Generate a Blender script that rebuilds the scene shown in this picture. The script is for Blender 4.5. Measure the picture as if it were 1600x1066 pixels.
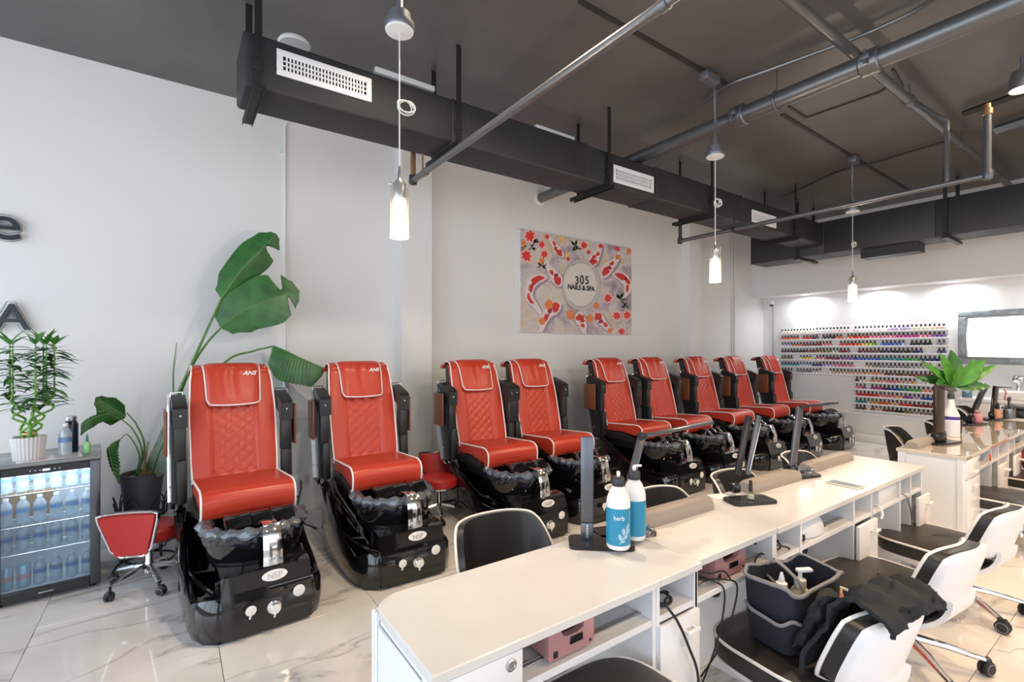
import bpy, bmesh, math, random
from mathutils import Vector, Matrix, noise
random.seed(7)
PI = math.pi
for o in list(bpy.data.objects): bpy.data.objects.remove(o)
SC = bpy.context.scene
COL = SC.collection

# ------------------------------------------------------------------ camera, world, lights, exposure
H = 1.55; YAW = 0.613; FPX = 755.3; Y0 = 547.0
cd = bpy.data.cameras.new('camera'); cam = bpy.data.objects.new('camera', cd); COL.objects.link(cam)
cam.location = (0, 0, H); cam.rotation_euler = (PI/2, 0, -YAW)
cd.sensor_width = 36; cd.lens = FPX/1600*36; cd.shift_y = (Y0-533)/1600; cd.clip_start = 0.05
SC.camera = cam
SC.view_settings.view_transform = 'Standard'; SC.view_settings.look = 'None'
SC.view_settings.gamma = 1; SC.view_settings.use_curve_mapping = False
SC.view_settings.exposure = -0.60
W = bpy.data.worlds.new('sky'); SC.world = W; W.use_nodes = True
W.node_tree.nodes['Background'].inputs[0].default_value = (0.86, 0.93, 1.0, 1)
W.node_tree.nodes['Background'].inputs[1].default_value = 3.0
def area(name, loc, rot, sx, sy, power, col, shape='RECTANGLE'):
    l = bpy.data.lights.new(name, 'AREA'); l.shape = shape; l.size = sx
    if shape in ('RECTANGLE', 'ELLIPSE'): l.size_y = sy
    l.energy = power; l.color = col
    o = bpy.data.objects.new(name, l); o.location = loc; o.rotation_euler = rot; COL.objects.link(o); return o
# daylight coming through the storefront windows behind the camera; the side panel is added fill
area('daylight_front', (-2.9, 1.0, 1.75), (0, -PI/2, 0), 3.0, 7.4, 205, (0.74, 0.86, 1.0))
area('fill_side', (1.2, -3.1, 1.9), (PI/2, 0, 0), 7.5, 2.6, 165, (0.76, 0.87, 1.0))
WARM = (1.0, 0.80, 0.58)

# ------------------------------------------------------------------ helpers
SY, CY = math.sin(YAW), math.cos(YAW)
def P(x, y, X=None, Y=None, Z=None):
    """point of the room seen at a pixel of the photograph, on a given plane of the room"""
    u = (x-800)/FPX
    d = Vector((SY+CY*u, CY-SY*u, (Y0-y)/FPX))
    if Z is not None: t = (Z-H)/d.z
    elif Y is not None: t = Y/d.y
    else: t = X/d.x
    return Vector((0, 0, H))+d*t

MATS = {}
def mat(name, col, rough=0.5, metal=0.0, bump=0.0, bscale=60.0, var=0.0, vscale=8.0, coat=0.0, spec=0.5, emit=None, estr=1.0, trans=0.0, alpha=1.0):
    if name in MATS: return MATS[name]
    m = bpy.data.materials.new(name); m.use_nodes = True; nt = m.node_tree; N = nt.nodes; L = nt.links
    b = N['Principled BSDF']
    c = (*col, 1) if len(col) == 3 else col
    b.inputs['Base Color'].default_value = c
    b.inputs['Roughness'].default_value = rough; b.inputs['Metallic'].default_value = metal
    b.inputs['Coat Weight'].default_value = coat; b.inputs['Coat Roughness'].default_value = 0.04
    b.inputs['Specular IOR Level'].default_value = spec
    b.inputs['Transmission Weight'].default_value = trans; b.inputs['Alpha'].default_value = alpha
    if emit: b.inputs['Emission Color'].default_value = (*emit, 1); b.inputs['Emission Strength'].default_value = estr
    if bump or var:
        tc = N.new('ShaderNodeTexCoord')
    if var:
        n = N.new('ShaderNodeTexNoise'); n.inputs['Scale'].default_value = vscale; n.inputs['Detail'].default_value = 6
        L.new(tc.outputs['Object'], n.inputs['Vector'])
        r = N.new('ShaderNodeValToRGB'); r.color_ramp.elements[0].position = 0.3; r.color_ramp.elements[1].position = 0.7
        r.color_ramp.elements[0].color = (*[max(0, v*(1-var)) for v in c[:3]], 1); r.color_ramp.elements[1].color = (*[min(1, v*(1+var)) for v in c[:3]], 1)
        L.new(n.outputs['Fac'], r.inputs[0]); L.new(r.outputs[0], b.inputs['Base Color'])
    if bump:
        n2 = N.new('ShaderNodeTexNoise'); n2.inputs['Scale'].default_value = bscale; n2.inputs['Detail'].default_value = 4
        L.new(tc.outputs['Object'], n2.inputs['Vector'])
        bp = N.new('ShaderNodeBump'); bp.inputs['Strength'].default_value = bump; bp.inputs['Distance'].default_value = 0.01
        L.new(n2.outputs['Fac'], bp.inputs['Height']); L.new(bp.outputs[0], b.inputs['Normal'])
    MATS[name] = m; return m
def thin_glass(name, tint=(1, 1, 1), refl=0.08, rough=0.0, body=0.0, bcol=(1, 1, 1)):
    if name in MATS: return MATS[name]
    m = bpy.data.materials.new(name); m.use_nodes = True; nt = m.node_tree; N = nt.nodes; L = nt.links
    N.remove(N['Principled BSDF']); out = N['Material Output']
    t = N.new('ShaderNodeBsdfTransparent'); t.inputs[0].default_value = (*tint, 1)
    g = N.new('ShaderNodeBsdfGlossy'); g.inputs['Roughness'].default_value = rough
    lw = N.new('ShaderNodeLayerWeight'); lw.inputs['Blend'].default_value = 0.25
    mp = N.new('ShaderNodeMapRange'); mp.inputs['To Min'].default_value = refl; mp.inputs['To Max'].default_value = min(1, refl+0.6)
    L.new(lw.outputs['Fresnel'], mp.inputs['Value'])
    x = N.new('ShaderNodeMixShader'); L.new(mp.outputs[0], x.inputs[0]); L.new(t.outputs[0], x.inputs[1]); L.new(g.outputs[0], x.inputs[2])
    last = x
    if body:
        d = N.new('ShaderNodeBsdfDiffuse'); d.inputs[0].default_value = (*bcol, 1)
        y = N.new('ShaderNodeMixShader'); y.inputs[0].default_value = body; L.new(x.outputs[0], y.inputs[1]); L.new(d.outputs[0], y.inputs[2]); last = y
    L.new(last.outputs[0], out.inputs[0]); MATS[name] = m; return m

class MB:
    def __init__(s): s.v = []; s.f = []; s.m = []
    def add(s, vs, fs, mi=0, M=None):
        o = len(s.v)
        s.v += [tuple(M @ Vector(v)) if M is not None else tuple(v) for v in vs]
        s.f += [tuple(i+o for i in f) for f in fs]; s.m += [mi]*len(fs); return s
    def box(s, x0, x1, y0, y1, z0, z1, mi=0, M=None):
        vs = [(x, y, z) for z in (z0, z1) for y in (y0, y1) for x in (x0, x1)]
        return s.add(vs, [(0, 2, 3, 1), (4, 5, 7, 6), (0, 1, 5, 4), (2, 6, 7, 3), (0, 4, 6, 2), (1, 3, 7, 5)], mi, M)
    def rbox(s, x0, x1, y0, y1, z0, z1, r=0.01, seg=2, mi=0, M=None):
        bm = bmesh.new(); bmesh.ops.create_cube(bm, size=1)
        for v in bm.verts: v.co = Vector(((x0+x1)/2+v.co.x*(x1-x0), (y0+y1)/2+v.co.y*(y1-y0), (z0+z1)/2+v.co.z*(z1-z0)))
        r = min(r, (x1-x0)*.49, (y1-y0)*.49, (z1-z0)*.49)
        bmesh.ops.bevel(bm, geom=list(bm.edges), offset=r, segments=seg, affect='EDGES', profile=0.5)
        bm.verts.index_update()
        s.add([v.co.copy() for v in bm.verts], [[v.index for v in f.verts] for f in bm.faces], mi, M); bm.free(); return s
    def tube(s, pts, r, n=8, closed=False, mi=0, M=None, flat=1.0):
        pts = [Vector(p) for p in pts]; k = len(pts); rs = r if isinstance(r, (list, tuple)) else [r]*k
        vs = []; up = None
        for i, p in enumerate(pts):
            a = pts[(i-1) % k] if (closed or i > 0) else p; b = pts[(i+1) % k] if (closed or i < k-1) else p
            t = (b-a)
            t = t.normalized() if t.length > 1e-9 else Vector((0, 0, 1))
            if up is None:
                up = Vector((0, 0, 1)) if abs(t.z) < 0.9 else Vector((0, 1, 0))
            e1 = (up-t*up.dot(t))
            if e1.length < 1e-6: e1 = t.orthogonal()
            e1.normalize(); up = e1; e2 = t.cross(e1)
            for j in range(n):
                an = 2*PI*j/n
                vs.append(p+(e1*math.cos(an)*flat+e2*math.sin(an))*rs[i])
        fs = []
        for i in range(k if closed else k-1):
            for j in range(n):
                fs.append((i*n+j, i*n+(j+1) % n, ((i+1) % k)*n+(j+1) % n, ((i+1) % k)*n+j))
        if not closed: fs += [tuple(range(n))[::-1], tuple(range((k-1)*n, k*n))]
        return s.add(vs, fs, mi, M)
    def lathe(s, prof, c=(0, 0, 0), n=24, mi=0, M=None, sx=1.0, sy=1.0, cap=True):
        vs = []; k = len(prof)
        for r, z in prof:
            for j in range(n):
                a = 2*PI*j/n; vs.append((c[0]+r*math.cos(a)*sx, c[1]+r*math.sin(a)*sy, c[2]+z))
        fs = [(i*n+j, i*n+(j+1) % n, (i+1)*n+(j+1) % n, (i+1)*n+j) for i in range(k-1) for j in range(n)]
        if cap:
            if prof[0][0] > 1e-6: fs.append(tuple(range(n))[::-1])
            if prof[-1][0] > 1e-6: fs.append(tuple(range((k-1)*n, k*n)))
        return s.add(vs, fs, mi, M)
    def prism(s, poly, z0, z1, mi=0, M=None):
        n = len(poly)
        vs = [(x, y, z0) for x, y in poly]+[(x, y, z1) for x, y in poly]
        fs = [tuple(range(n))[::-1], tuple(range(n, 2*n))]+[(i, (i+1) % n, n+(i+1) % n, n+i) for i in range(n)]
        return s.add(vs, fs, mi, M)
    def grid(s, fn, nu, nv, mi=0, M=None, cu=False):
        vs = [fn(i/(nu if cu else nu-1), j/(nv-1)) for j in range(nv) for i in range(nu)]
        fs = [(j*nu+i, j*nu+(i+1) % nu, (j+1)*nu+(i+1) % nu, (j+1)*nu+i) for j in range(nv-1) for i in range(nu if cu else nu-1)]
        return s.add(vs, fs, mi, M)
    def shell(s, fn, nu, nv, th, mi=0, M=None):
        """a sheet with thickness: fn(u,v) front surface, th a vector or number along the normal"""
        def pt(u, v): return Vector(fn(u, v))
        e = 1e-3
        F = []; B = []
        for j in range(nv):
            for i in range(nu):
                u, v = i/(nu-1), j/(nv-1); p = pt(u, v)
                if isinstance(th, (int, float)):
                    du = pt(min(1, u+e), v)-pt(max(0, u-e), v); dv = pt(u, min(1, v+e))-pt(u, max(0, v-e))
                    nn = du.cross(dv); nn = nn.normalized() if nn.length > 1e-12 else Vector((0, 0, 1))
                    B.append(p-nn*th)
                else: B.append(p+Vector(th))
                F.append(p)
        N = nu*nv; fs = []
        for j in range(nv-1):
            for i in range(nu-1):
                a, b, c, d = j*nu+i, j*nu+i+1, (j+1)*nu+i+1, (j+1)*nu+i
                fs.append((a, b, c, d)); fs.append((N+d, N+c, N+b, N+a))
        loop = [i for i in range(nu)]+[j*nu+nu-1 for j in range(1, nv)]+[(nv-1)*nu+i for i in range(nu-2, -1, -1)]+[j*nu for j in range(nv-2, 0, -1)]
        for a, b in zip(loop, loop[1:]+loop[:1]): fs.append((b, a, N+a, N+b))
        return s.add(F+B, fs, mi, M)
    def build(s, name, mats, parent=None, loc=(0, 0, 0), rot=(0, 0, 0), sharp=38):
        me = bpy.data.meshes.new(name); me.from_pydata(s.v, [], s.f)
        if not isinstance(mats, (list, tuple)): mats = [mats]
        for m in mats: me.materials.append(m)
        for p, mi in zip(me.polygons, s.m): p.material_index = mi
        bm = bmesh.new(); bm.from_mesh(me); bmesh.ops.recalc_face_normals(bm, faces=bm.faces)
        ca = math.radians(sharp)
        for f in bm.faces: f.smooth = True
        for e in bm.edges:
            if len(e.link_faces) == 2 and e.calc_face_angle(0) > ca: e.smooth = False
        bm.to_mesh(me); bm.free()
        return link(name, me, parent, loc, rot)
def link(name, me, parent=None, loc=(0, 0, 0), rot=(0, 0, 0)):
    o = bpy.data.objects.new(name, me); COL.objects.link(o); o.location = loc; o.rotation_euler = rot
    if parent is not None: o.parent = parent
    return o
def tag(o, label, cat, group=None, kind=None):
    o['label'] = label; o['category'] = cat
    if group: o['group'] = group
    if kind: o['kind'] = kind
    return o
def empty(name, label, cat, loc=(0, 0, 0), rz=0.0, group=None):
    o = bpy.data.objects.new(name, None); COL.objects.link(o); o.location = loc; o.rotation_euler = (0, 0, rz); o.empty_display_size = 0.1
    return tag(o, label, cat, group)
def struct(name, mb, m, parent=None):
    o = mb.build(name, m, parent)
    if parent is None: o['kind'] = 'structure'
    return o
def kids(o): return list(o.children)
def dup(root, loc, rz, label, group=None, first=[]):
    r = root.copy(); COL.objects.link(r); r.location = loc; r.rotation_euler = (0, 0, rz); r['label'] = label
    if group: r['group'] = group
    def rec(src, dst):
        for ch in kids(src):
            c = ch.copy(); COL.objects.link(c); c.parent = dst; rec(ch, c)
    rec(root, r); return r
FONT_CACHE = {}
def text_mesh(s, size=0.1, ext=0.002, bevel=0.0, shear=0.0):
    cu = bpy.data.curves.new('lettering', 'FONT'); cu.body = s; cu.size = size; cu.extrude = ext; cu.bevel_depth = bevel
    cu.align_x = 'CENTER'; cu.align_y = 'CENTER'; cu.shear = shear; cu.resolution_u = 4
    o = bpy.data.objects.new('lettering', cu); COL.objects.link(o)
    dg = bpy.context.evaluated_depsgraph_get()
    me = bpy.data.meshes.new_from_object(o.evaluated_get(dg))
    bpy.data.objects.remove(o); return me
def text(s, size, m, parent, M, ext=0.001, name='lettering', bend=None, bevel=0.0, shear=0.0):
    """flat lettering: local x right, y up, z towards the reader, moved by matrix M"""
    me = text_mesh(s, size, ext, bevel, shear)
    for v in me.vertices:
        if bend: a = v.co.x/bend; v.co = Vector((math.sin(a)*(bend+v.co.z), v.co.y, math.cos(a)*(bend+v.co.z)-bend))
        v.co = M @ v.co
    me.materials.clear(); me.materials.append(m)
    return link(name, me, parent)
def TR(x, y, z, rx=0, ry=0, rz=0):
    return Matrix.Translation((x, y, z)) @ Matrix.Rotation(rz, 4, 'Z') @ Matrix.Rotation(ry, 4, 'Y') @ Matrix.Rotation(rx, 4, 'X')
def FACE_NY(x, y, z, tilt=0.0):      # upright lettering that reads from -y
    return TR(x, y, z, PI/2-tilt)
def spline(pts, n=8):
    """Catmull-Rom through the points"""
    pts = [Vector(p) for p in pts]; q = [pts[0]*2-pts[1]]+pts+[pts[-1]*2-pts[-2]]; out = []
    for i in range(1, len(q)-2):
        for k in range(n):
            t = k/n; a, b, c, d = q[i-1:i+3]
            out.append(0.5*((2*b)+(c-a)*t+(2*a-5*b+4*c-d)*t*t+(3*b-a-3*c+d)*t**3))
    return out+[pts[-1]]

# ------------------------------------------------------------------ materials
white_paint = mat('white wall paint', (0.80, 0.80, 0.80), 0.55, bump=0.06, bscale=25, var=0.015, vscale=1.2)
trim_white = mat('white trim paint', (0.84, 0.84, 0.84), 0.4)
ceil_mat = mat('charcoal ceiling paint', (0.105, 0.100, 0.098), 0.42, bump=0.12, bscale=9, var=0.18, vscale=1.5)
duct_mat = mat('black duct wrap', (0.022, 0.023, 0.026), 0.62, bump=0.25, bscale=40, var=0.2, vscale=5)
duct_mat2 = mat('dark sheet duct', (0.024, 0.026, 0.032), 0.5, bump=0.06, bscale=12, var=0.12, vscale=3)
strap_mat = mat('black hanger steel', (0.018, 0.018, 0.02), 0.45, 0.3)
pipe_mat = mat('grey painted pipe', (0.17, 0.175, 0.185), 0.33, 0.65, var=0.08, vscale=6)
pipe_dark = mat('dark painted pipe', (0.05, 0.05, 0.052), 0.38, 0.5)
brass = mat('aged copper', (0.42, 0.24, 0.13), 0.4, 0.8)
chrome = mat('chrome', (0.82, 0.82, 0.83), 0.09, 1.0)
steel = mat('brushed steel', (0.55, 0.56, 0.58), 0.3, 1.0)
red = mat('red upholstery leather', (0.50, 0.046, 0.024), 0.33, bump=0.10, bscale=120, var=0.06, vscale=4)
red_vinyl = mat('red stool vinyl', (0.46, 0.024, 0.022), 0.36, bump=0.05, bscale=120)
piping = mat('white piping', (0.82, 0.80, 0.78), 0.45)
blk_gloss = mat('black gloss acrylic', (0.006, 0.006, 0.007), 0.05, coat=0.6)
blk_plastic = mat('black satin plastic', (0.016, 0.017, 0.019), 0.34, bump=0.04, bscale=300)
blk_leather = mat('black vinyl', (0.018, 0.017, 0.018), 0.36, bump=0.08, bscale=140)
blk_seat = mat('black brown seat vinyl', (0.030, 0.025, 0.022), 0.38, bump=0.08, bscale=140)
liner = mat('crumpled plastic liner', (0.075, 0.092, 0.12), 0.16, bump=1.0, bscale=55, coat=0.8, spec=0.9)
wood = mat('cherry wood tray', (0.20, 0.065, 0.030), 0.3, var=0.25, vscale=14)
lam = mat('white laminate', (0.80, 0.81, 0.83), 0.28)
lam_top = mat('cream quartz top', (0.68, 0.67, 0.665), 0.24, var=0.03, vscale=5, coat=0.2)
lam_top2 = mat('glass covered cream top', (0.66, 0.60, 0.52), 0.03, var=0.03, vscale=5, coat=1.0)
shell_white = mat('white moulded shell', (0.82, 0.82, 0.85), 0.3)
gunmetal = mat('grey lamp metal', (0.13, 0.14, 0.16), 0.3, 0.7)
blk_lamp = mat('black lamp plastic', (0.012, 0.012, 0.013), 0.22)
cushion_m = mat('taupe hand cushion', (0.30, 0.26, 0.225), 0.5, bump=0.05, bscale=90)
pink = mat('rose gold plastic', (0.58, 0.31, 0.32), 0.25, 0.35)
cable_m = mat('black cable', (0.01, 0.01, 0.01), 0.5)
leaf_m = mat('glossy green leaf', (0.030, 0.13, 0.028), 0.34, var=0.35, vscale=9)
leaf_l = mat('bright green leaf', (0.07, 0.26, 0.035), 0.38, var=0.35, vscale=9)
leaf_d = mat('grey green leaf back', (0.19, 0.24, 0.17), 0.5, var=0.2, vscale=9)
stem_m = mat('plant stem green', (0.10, 0.22, 0.06), 0.45, var=0.2, vscale=20)
stalk_m = mat('bamboo stalk', (0.14, 0.34, 0.05), 0.4, var=0.3, vscale=25)
pot_grey = mat('slate grey pot', (0.085, 0.095, 0.105), 0.55)
pot_white = mat('white ribbed ceramic', (0.62, 0.62, 0.63), 0.4)
soil = mat('bark and pebbles', (0.42, 0.27, 0.15), 0.8, var=0.5, vscale=30)
fridge_m = mat('dark steel fridge', (0.10, 0.105, 0.115), 0.28, 0.75)
fridge_b = mat('black fridge body', (0.014, 0.015, 0.017), 0.3)
fridge_in = mat('fridge liner', (0.74, 0.78, 0.82), 0.5)
glass = thin_glass('clear pane', (0.97, 0.98, 0.98), 0.03)
glass_f = thin_glass('fridge glass', (0.80, 0.86, 0.90), 0.03)
glass_jar = thin_glass('clear jar glass', (0.93, 0.96, 0.96), 0.10)
bottle_m = thin_glass('water bottle plastic', (0.80, 0.90, 0.97), 0.14, 0.08, 0.32, (0.78, 0.86, 0.93))
lab_blue = mat('blue bottle label', (0.12, 0.24, 0.48), 0.4)
white_plastic = mat('white plastic', (0.82, 0.82, 0.82), 0.3)
black_ink = mat('black letter acrylic', (0.016, 0.022, 0.032), 0.35)
gold_ink = mat('gold print', (0.80, 0.52, 0.25), 0.4, 0.3)
white_ink = mat('white print', (0.85, 0.85, 0.85), 0.5)
dark_print = mat('dark print', (0.02, 0.02, 0.02), 0.6)
fabric_navy = mat('navy black fabric', (0.010, 0.014, 0.024), 0.75, bump=0.35, bscale=90, var=0.2, vscale=14)
fabric_grey = mat('grey webbing', (0.22, 0.22, 0.24), 0.7, bump=0.2, bscale=200)
jacket_m = mat('charcoal jacket cloth', (0.008, 0.012, 0.017), 0.8, bump=0.2, bscale=70)
rubber = mat('caster rubber', (0.014, 0.014, 0.015), 0.5)
grille_dark = mat('duct void shade', (0.004, 0.004, 0.004), 0.9)
vent_white = mat('white vent enamel', (0.78, 0.80, 0.83), 0.35)
# ------------------------------------------------------------------ the room
XW0, XW1, YW0, YW1, ZC = -3.2, 9.55, -3.4, 4.95, 3.80
def marble():
    m = bpy.data.materials.new('polished marble tile'); m.use_nodes = True; nt = m.node_tree; N = nt.nodes; L = nt.links
    b = N['Principled BSDF']; b.inputs['Roughness'].default_value = 0.07
    g = N.new('ShaderNodeNewGeometry'); oi = N.new('ShaderNodeObjectInfo')
    mul = N.new('ShaderNodeMath'); mul.operation = 'MULTIPLY'; mul.inputs[1].default_value = 37.0; L.new(oi.outputs['Random'], mul.inputs[0])
    cmb = N.new('ShaderNodeCombineXYZ'); L.new(mul.outputs[0], cmb.inputs[0]); L.new(mul.outputs[0], cmb.inputs[2])
    ad = N.new('ShaderNodeVectorMath'); ad.operation = 'ADD'; L.new(g.outputs['Position'], ad.inputs[0]); L.new(cmb.outputs[0], ad.inputs[1])
    mp = N.new('ShaderNodeMapping'); mp.inputs['Rotation'].default_value = (0, 0, 0.65); mp.inputs['Scale'].default_value = (0.55, 1.7, 1); L.new(ad.outputs[0], mp.inputs[0])
    n1 = N.new('ShaderNodeTexNoise'); n1.inputs['Scale'].default_value = 1.3; n1.inputs['Detail'].default_value = 7; n1.inputs['Distortion'].default_value = 0.6
    L.new(mp.outputs[0], n1.inputs['Vector'])
    s1 = N.new('ShaderNodeMath'); s1.operation = 'SUBTRACT'; s1.inputs[1].default_value = 0.5; L.new(n1.outputs['Fac'], s1.inputs[0])
    a1 = N.new('ShaderNodeMath'); a1.operation = 'ABSOLUTE'; L.new(s1.outputs[0], a1.inputs[0])
    r1 = N.new('ShaderNodeValToRGB'); e = r1.color_ramp.elements
    e[0].position = 0.0; e[0].color = (0.42, 0.40, 0.38, 1); e[1].position = 0.022; e[1].color = (0.72, 0.70, 0.68, 1)
    x = e.new(0.005); x.color = (0.60, 0.58, 0.56, 1)
    L.new(a1.outputs[0], r1.inputs[0])
    n2 = N.new('ShaderNodeTexNoise'); n2.inputs['Scale'].default_value = 2.2; n2.inputs['Detail'].default_value = 5; L.new(ad.outputs[0], n2.inputs['Vector'])
    r2 = N.new('ShaderNodeValToRGB'); r2.color_ramp.elements[0].position = 0.35; r2.color_ramp.elements[0].color = (0.86, 0.85, 0.84, 1); r2.color_ramp.elements[1].position = 0.65; r2.color_ramp.elements[1].color = (1, 1, 1, 1)
    L.new(n2.outputs['Fac'], r2.inputs[0])
    mx = N.new('ShaderNodeMix'); mx.data_type = 'RGBA'; mx.blend_type = 'MULTIPLY'; mx.inputs['Factor'].default_value = 1
    L.new(r1.outputs[0], mx.inputs['A']); L.new(r2.outputs[0], mx.inputs['B']); L.new(mx.outputs['Result'], b.inputs['Base Color'])
    return m
marble_m = marble()
grout = mat('dark tile grout', (0.16, 0.15, 0.145), 0.8)
fl = struct('floor', MB().box(XW0, XW1, YW0, YW1, -0.06, -0.004), grout)
TW, TD = 0.82, 0.775
tme = None
xs = [0.20+TW*k for k in range(-5, 13)]; ys = [0.62+TD*k for k in range(-6, 7)]
for x in xs:
    for y in ys:
        x0, x1, y0, y1 = max(x, XW0), min(x+TW, XW1), max(y, YW0), min(y+TD, YW1)
        if x1-x0 < 0.05 or y1-y0 < 0.05: continue
        full = (x1-x0 > TW-1e-6 and y1-y0 > TD-1e-6)
        if full and tme is not None: link('floor_tile', tme, fl, (x0, y0, 0)); continue
        o = MB().rbox(0.0012, x1-x0-0.0012, 0.0012, y1-y0-0.0012, -0.012, 0.0, 0.0012, 1).build('floor_tile', marble_m, fl, (x0, y0, 0))
        if full: tme = o.data
struct('wall_left', MB().box(XW0, XW1+.1, YW1, YW1+.1, 0, ZC), white_paint)
struct('wall_back', MB().box(XW1, XW1+.1, YW0, YW1, 0, ZC), white_paint)
struct('wall_right', MB().box(XW0, XW1+.1, YW0-.1, YW0, 0, ZC), white_paint)
struct('ceiling', MB().box(XW0-.1, XW1+.1, YW0-.1, YW1+.1, ZC, ZC+.1), ceil_mat)
# storefront wall behind the camera: piers, sill and the window bays with panes
wf = MB().box(XW0-.1, XW0, YW0, YW1, 0, .25).box(XW0-.1, XW0, YW0, YW1, 3.3, ZC)
for y in (YW0, -1.3, 0.75, 2.8, YW1-.16): wf.box(XW0-.1, XW0, y, y+.16, .25, 3.3)
struct('wall_front', wf, white_paint)
for i, (a, b) in enumerate(((YW0+.16, -1.3), (-1.14, .75), (.91, 2.8), (2.96, YW1-.16))):
    w = MB()
    for z0, z1 in ((.25, .31), (3.24, 3.3), (2.3, 2.35)): w.box(XW0-.07, XW0-.02, a, b, z0, z1)
    w.box(XW0-.07, XW0-.02, a, a+.05, .25, 3.3).box(XW0-.07, XW0-.02, b-.05, b, .25, 3.3)
    wo = struct('window_%d' % (i+1), w, blk_plastic)
    MB().box(XW0-.05, XW0-.044, a+.05, b-.05, .31, 2.3).build('pane', glass, wo)
    MB().box(XW0-.05, XW0-.044, a+.05, b-.05, 2.35, 3.24).build('pane', glass, wo)
struct('trim_1', MB().box(1.955, 2.30, 4.772, YW1, 0, ZC), white_paint)
struct('trim_2', MB().box(6.93, 7.24, 4.80, YW1, 0, ZC), white_paint)
struct('trim_3', MB().box(9.12, XW1, YW0, YW1, 2.55, ZC), white_paint)      # soffit over the polish wall
struct('trim_4', MB().box(XW1-.03, XW1, 2.7, YW1, .46, .50), trim_white)
bb = MB()
for a, b, y in ((XW0, 1.955, YW1), (2.30, 6.93, YW1), (7.24, XW1, YW1)): bb.rbox(a, b, y-.018, y, 0, .11, .006, 2)
bb.rbox(1.94, 2.315, 4.755, 4.772, 0, .11, .006, 2).rbox(6.915, 7.255, 4.783, 4.80, 0, .11, .006, 2)
struct('baseboard_left', bb, trim_white)
struct('baseboard_back', MB().rbox(XW1-.02, XW1, YW0, YW1-.02, 0, .14, .006, 2), trim_white)
# seams and access panel of the ceiling
cs = MB()
def cline(p, q, w=0.02, z=3.80):
    a, b = P(*p, Z=z), P(*q, Z=z); d = (b-a).normalized(); n = Vector((-d.y, d.x, 0))*w/2
    cs.add([a+n, b+n, b-n, a-n, a+n-Vector((0, 0, .012)), b+n-Vector((0, 0, .012)), b-n-Vector((0, 0, .012)), a-n-Vector((0, 0, .012))], [(0, 1, 2, 3), (4, 5, 6, 7), (0, 1, 5, 4), (1, 2, 6, 5), (2, 3, 7, 6), (3, 0, 4, 7)])
cline((905, 0), (1140, 133), .035); cline((1222, 178), (1425, 300), .035)
cline((1232, 165), (1260, 183)); cline((1260, 183), (1375, 143)); cline((1375, 143), (1398, 128)); cline((1395, 108), (1410, 135))
struct('trim_5', cs, mat('ceiling seam', (0.028, 0.027, 0.026), 0.5))

# ------------------------------------------------------------------ ducts, pipes and lamps overhead
def register(parent, x0, x1, z0, z1, y, cols, rows, m=0.036):
    f = MB()
    f.rbox(x0, x1, y-.012, y, z0, z0+m, .003, 1).rbox(x0, x1, y-.012, y, z1-m, z1, .003, 1).rbox(x0, x0+m, y-.012, y, z0+m, z1-m, .003, 1).rbox(x1-m, x1, y-.012, y, z0+m, z1-m, .003, 1)
    fo = f.build('register_frame', vent_white, parent)
    MB().box(x0+m, x1-m, y-.002, y-.001, z0+m, z1-m).build('shade_sheet', grille_dark, fo)  # near-black sheet painted as the shade inside the duct
    s = MB().box(0, .010, -.009, -.003, z0+m, z1-m)
    first = None
    for i in range(1, cols):
        x = x0+m+(x1-x0-2*m)*i/cols
        if first is None: first = s.build('slat', vent_white, fo, (x-.005, y, 0))
        else: link('slat', first.data, fo, (x-.005, y, 0))
    for j in range(1, rows):
        z = z0+m+(z1-z0-2*m)*j/rows
        MB().box(x0+m, x1-m, y-.007, y-.003, z-.004, z+.004).build('slat', vent_white, fo)
D1 = empty('air_duct', 'long black wrapped air duct hung along the white chair wall', 'duct', (0, 0, 0))
DY0, DY1, DZ0, DZ1 = 3.17, 3.53, 3.085, 3.405
for a, b, e in ((.335, 1.70, 0), (1.70, 3.05, .004), (3.05, 4.02, -.003), (4.02, 5.6, .003), (5.6, 7.80, 0)):
    MB().rbox(a, b+.01, DY0-e, DY1+e, DZ0-e, DZ1+e, .022, 3).build('duct_section', duct_mat, D1)
for x in (1.70, 3.05, 4.02, 5.6):
    MB().rbox(x-.012, x+.012, DY0-.007, DY1+.007, DZ0-.007, DZ1+.007, .02, 2).build('seam_flange', duct_mat, D1)
register(D1, .51, 1.085, 3.195, 3.35, DY0, 25, 3)
register(D1, 3.39, 3.97, 3.13, 3.295, DY0, 25, 3)
register(D1, 5.83, 6.42, 3.13, 3.28, DY0, 25, 3)
for x in (.41, 1.73, 3.31, 4.95, 6.9):
    for ya in (DY0-.03, DY1+.026): MB().box(x-.02, x+.02, ya, ya+.004, DZ0-.03, ZC).build('hanger_strap', strap_mat, D1)
    MB().rbox(x-.03, x+.03, DY0-.06, DY1+.12, DZ0-.03, DZ0-.026, .001, 1).rbox(x-.03, x-.026, DY0-.06, DY1+.12, DZ0-.045, DZ0-.005, .001, 1).rbox(x+.026, x+.03, DY0-.06, DY1+.12, DZ0-.045, DZ0-.005, .001, 1).build('hanger_bar', strap_mat, D1)
    MB().rbox(x-.026, x+.026, DY0-.036, DY0-.02, DZ0+.09, DZ0+.15, .002, 1).build('strap_clip', strap_mat, D1)
MB().lathe([(.0, .0), (.09, 0), (.10, .012), (.09, .03), (0, .035)], (P(460, 60, Y=3.42).x, 3.42, P(460, 72, Y=3.42).z)).build('white_cap', white_plastic, D1)
MB().rbox(P(585, 106, Y=3.32).x, P(678, 142, Y=3.32).x, 3.30, 3.34, P(630, 129, Y=3.32).z, P(630, 120, Y=3.32).z, .006, 2).build('cable_raceway', white_plastic, D1)
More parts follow.
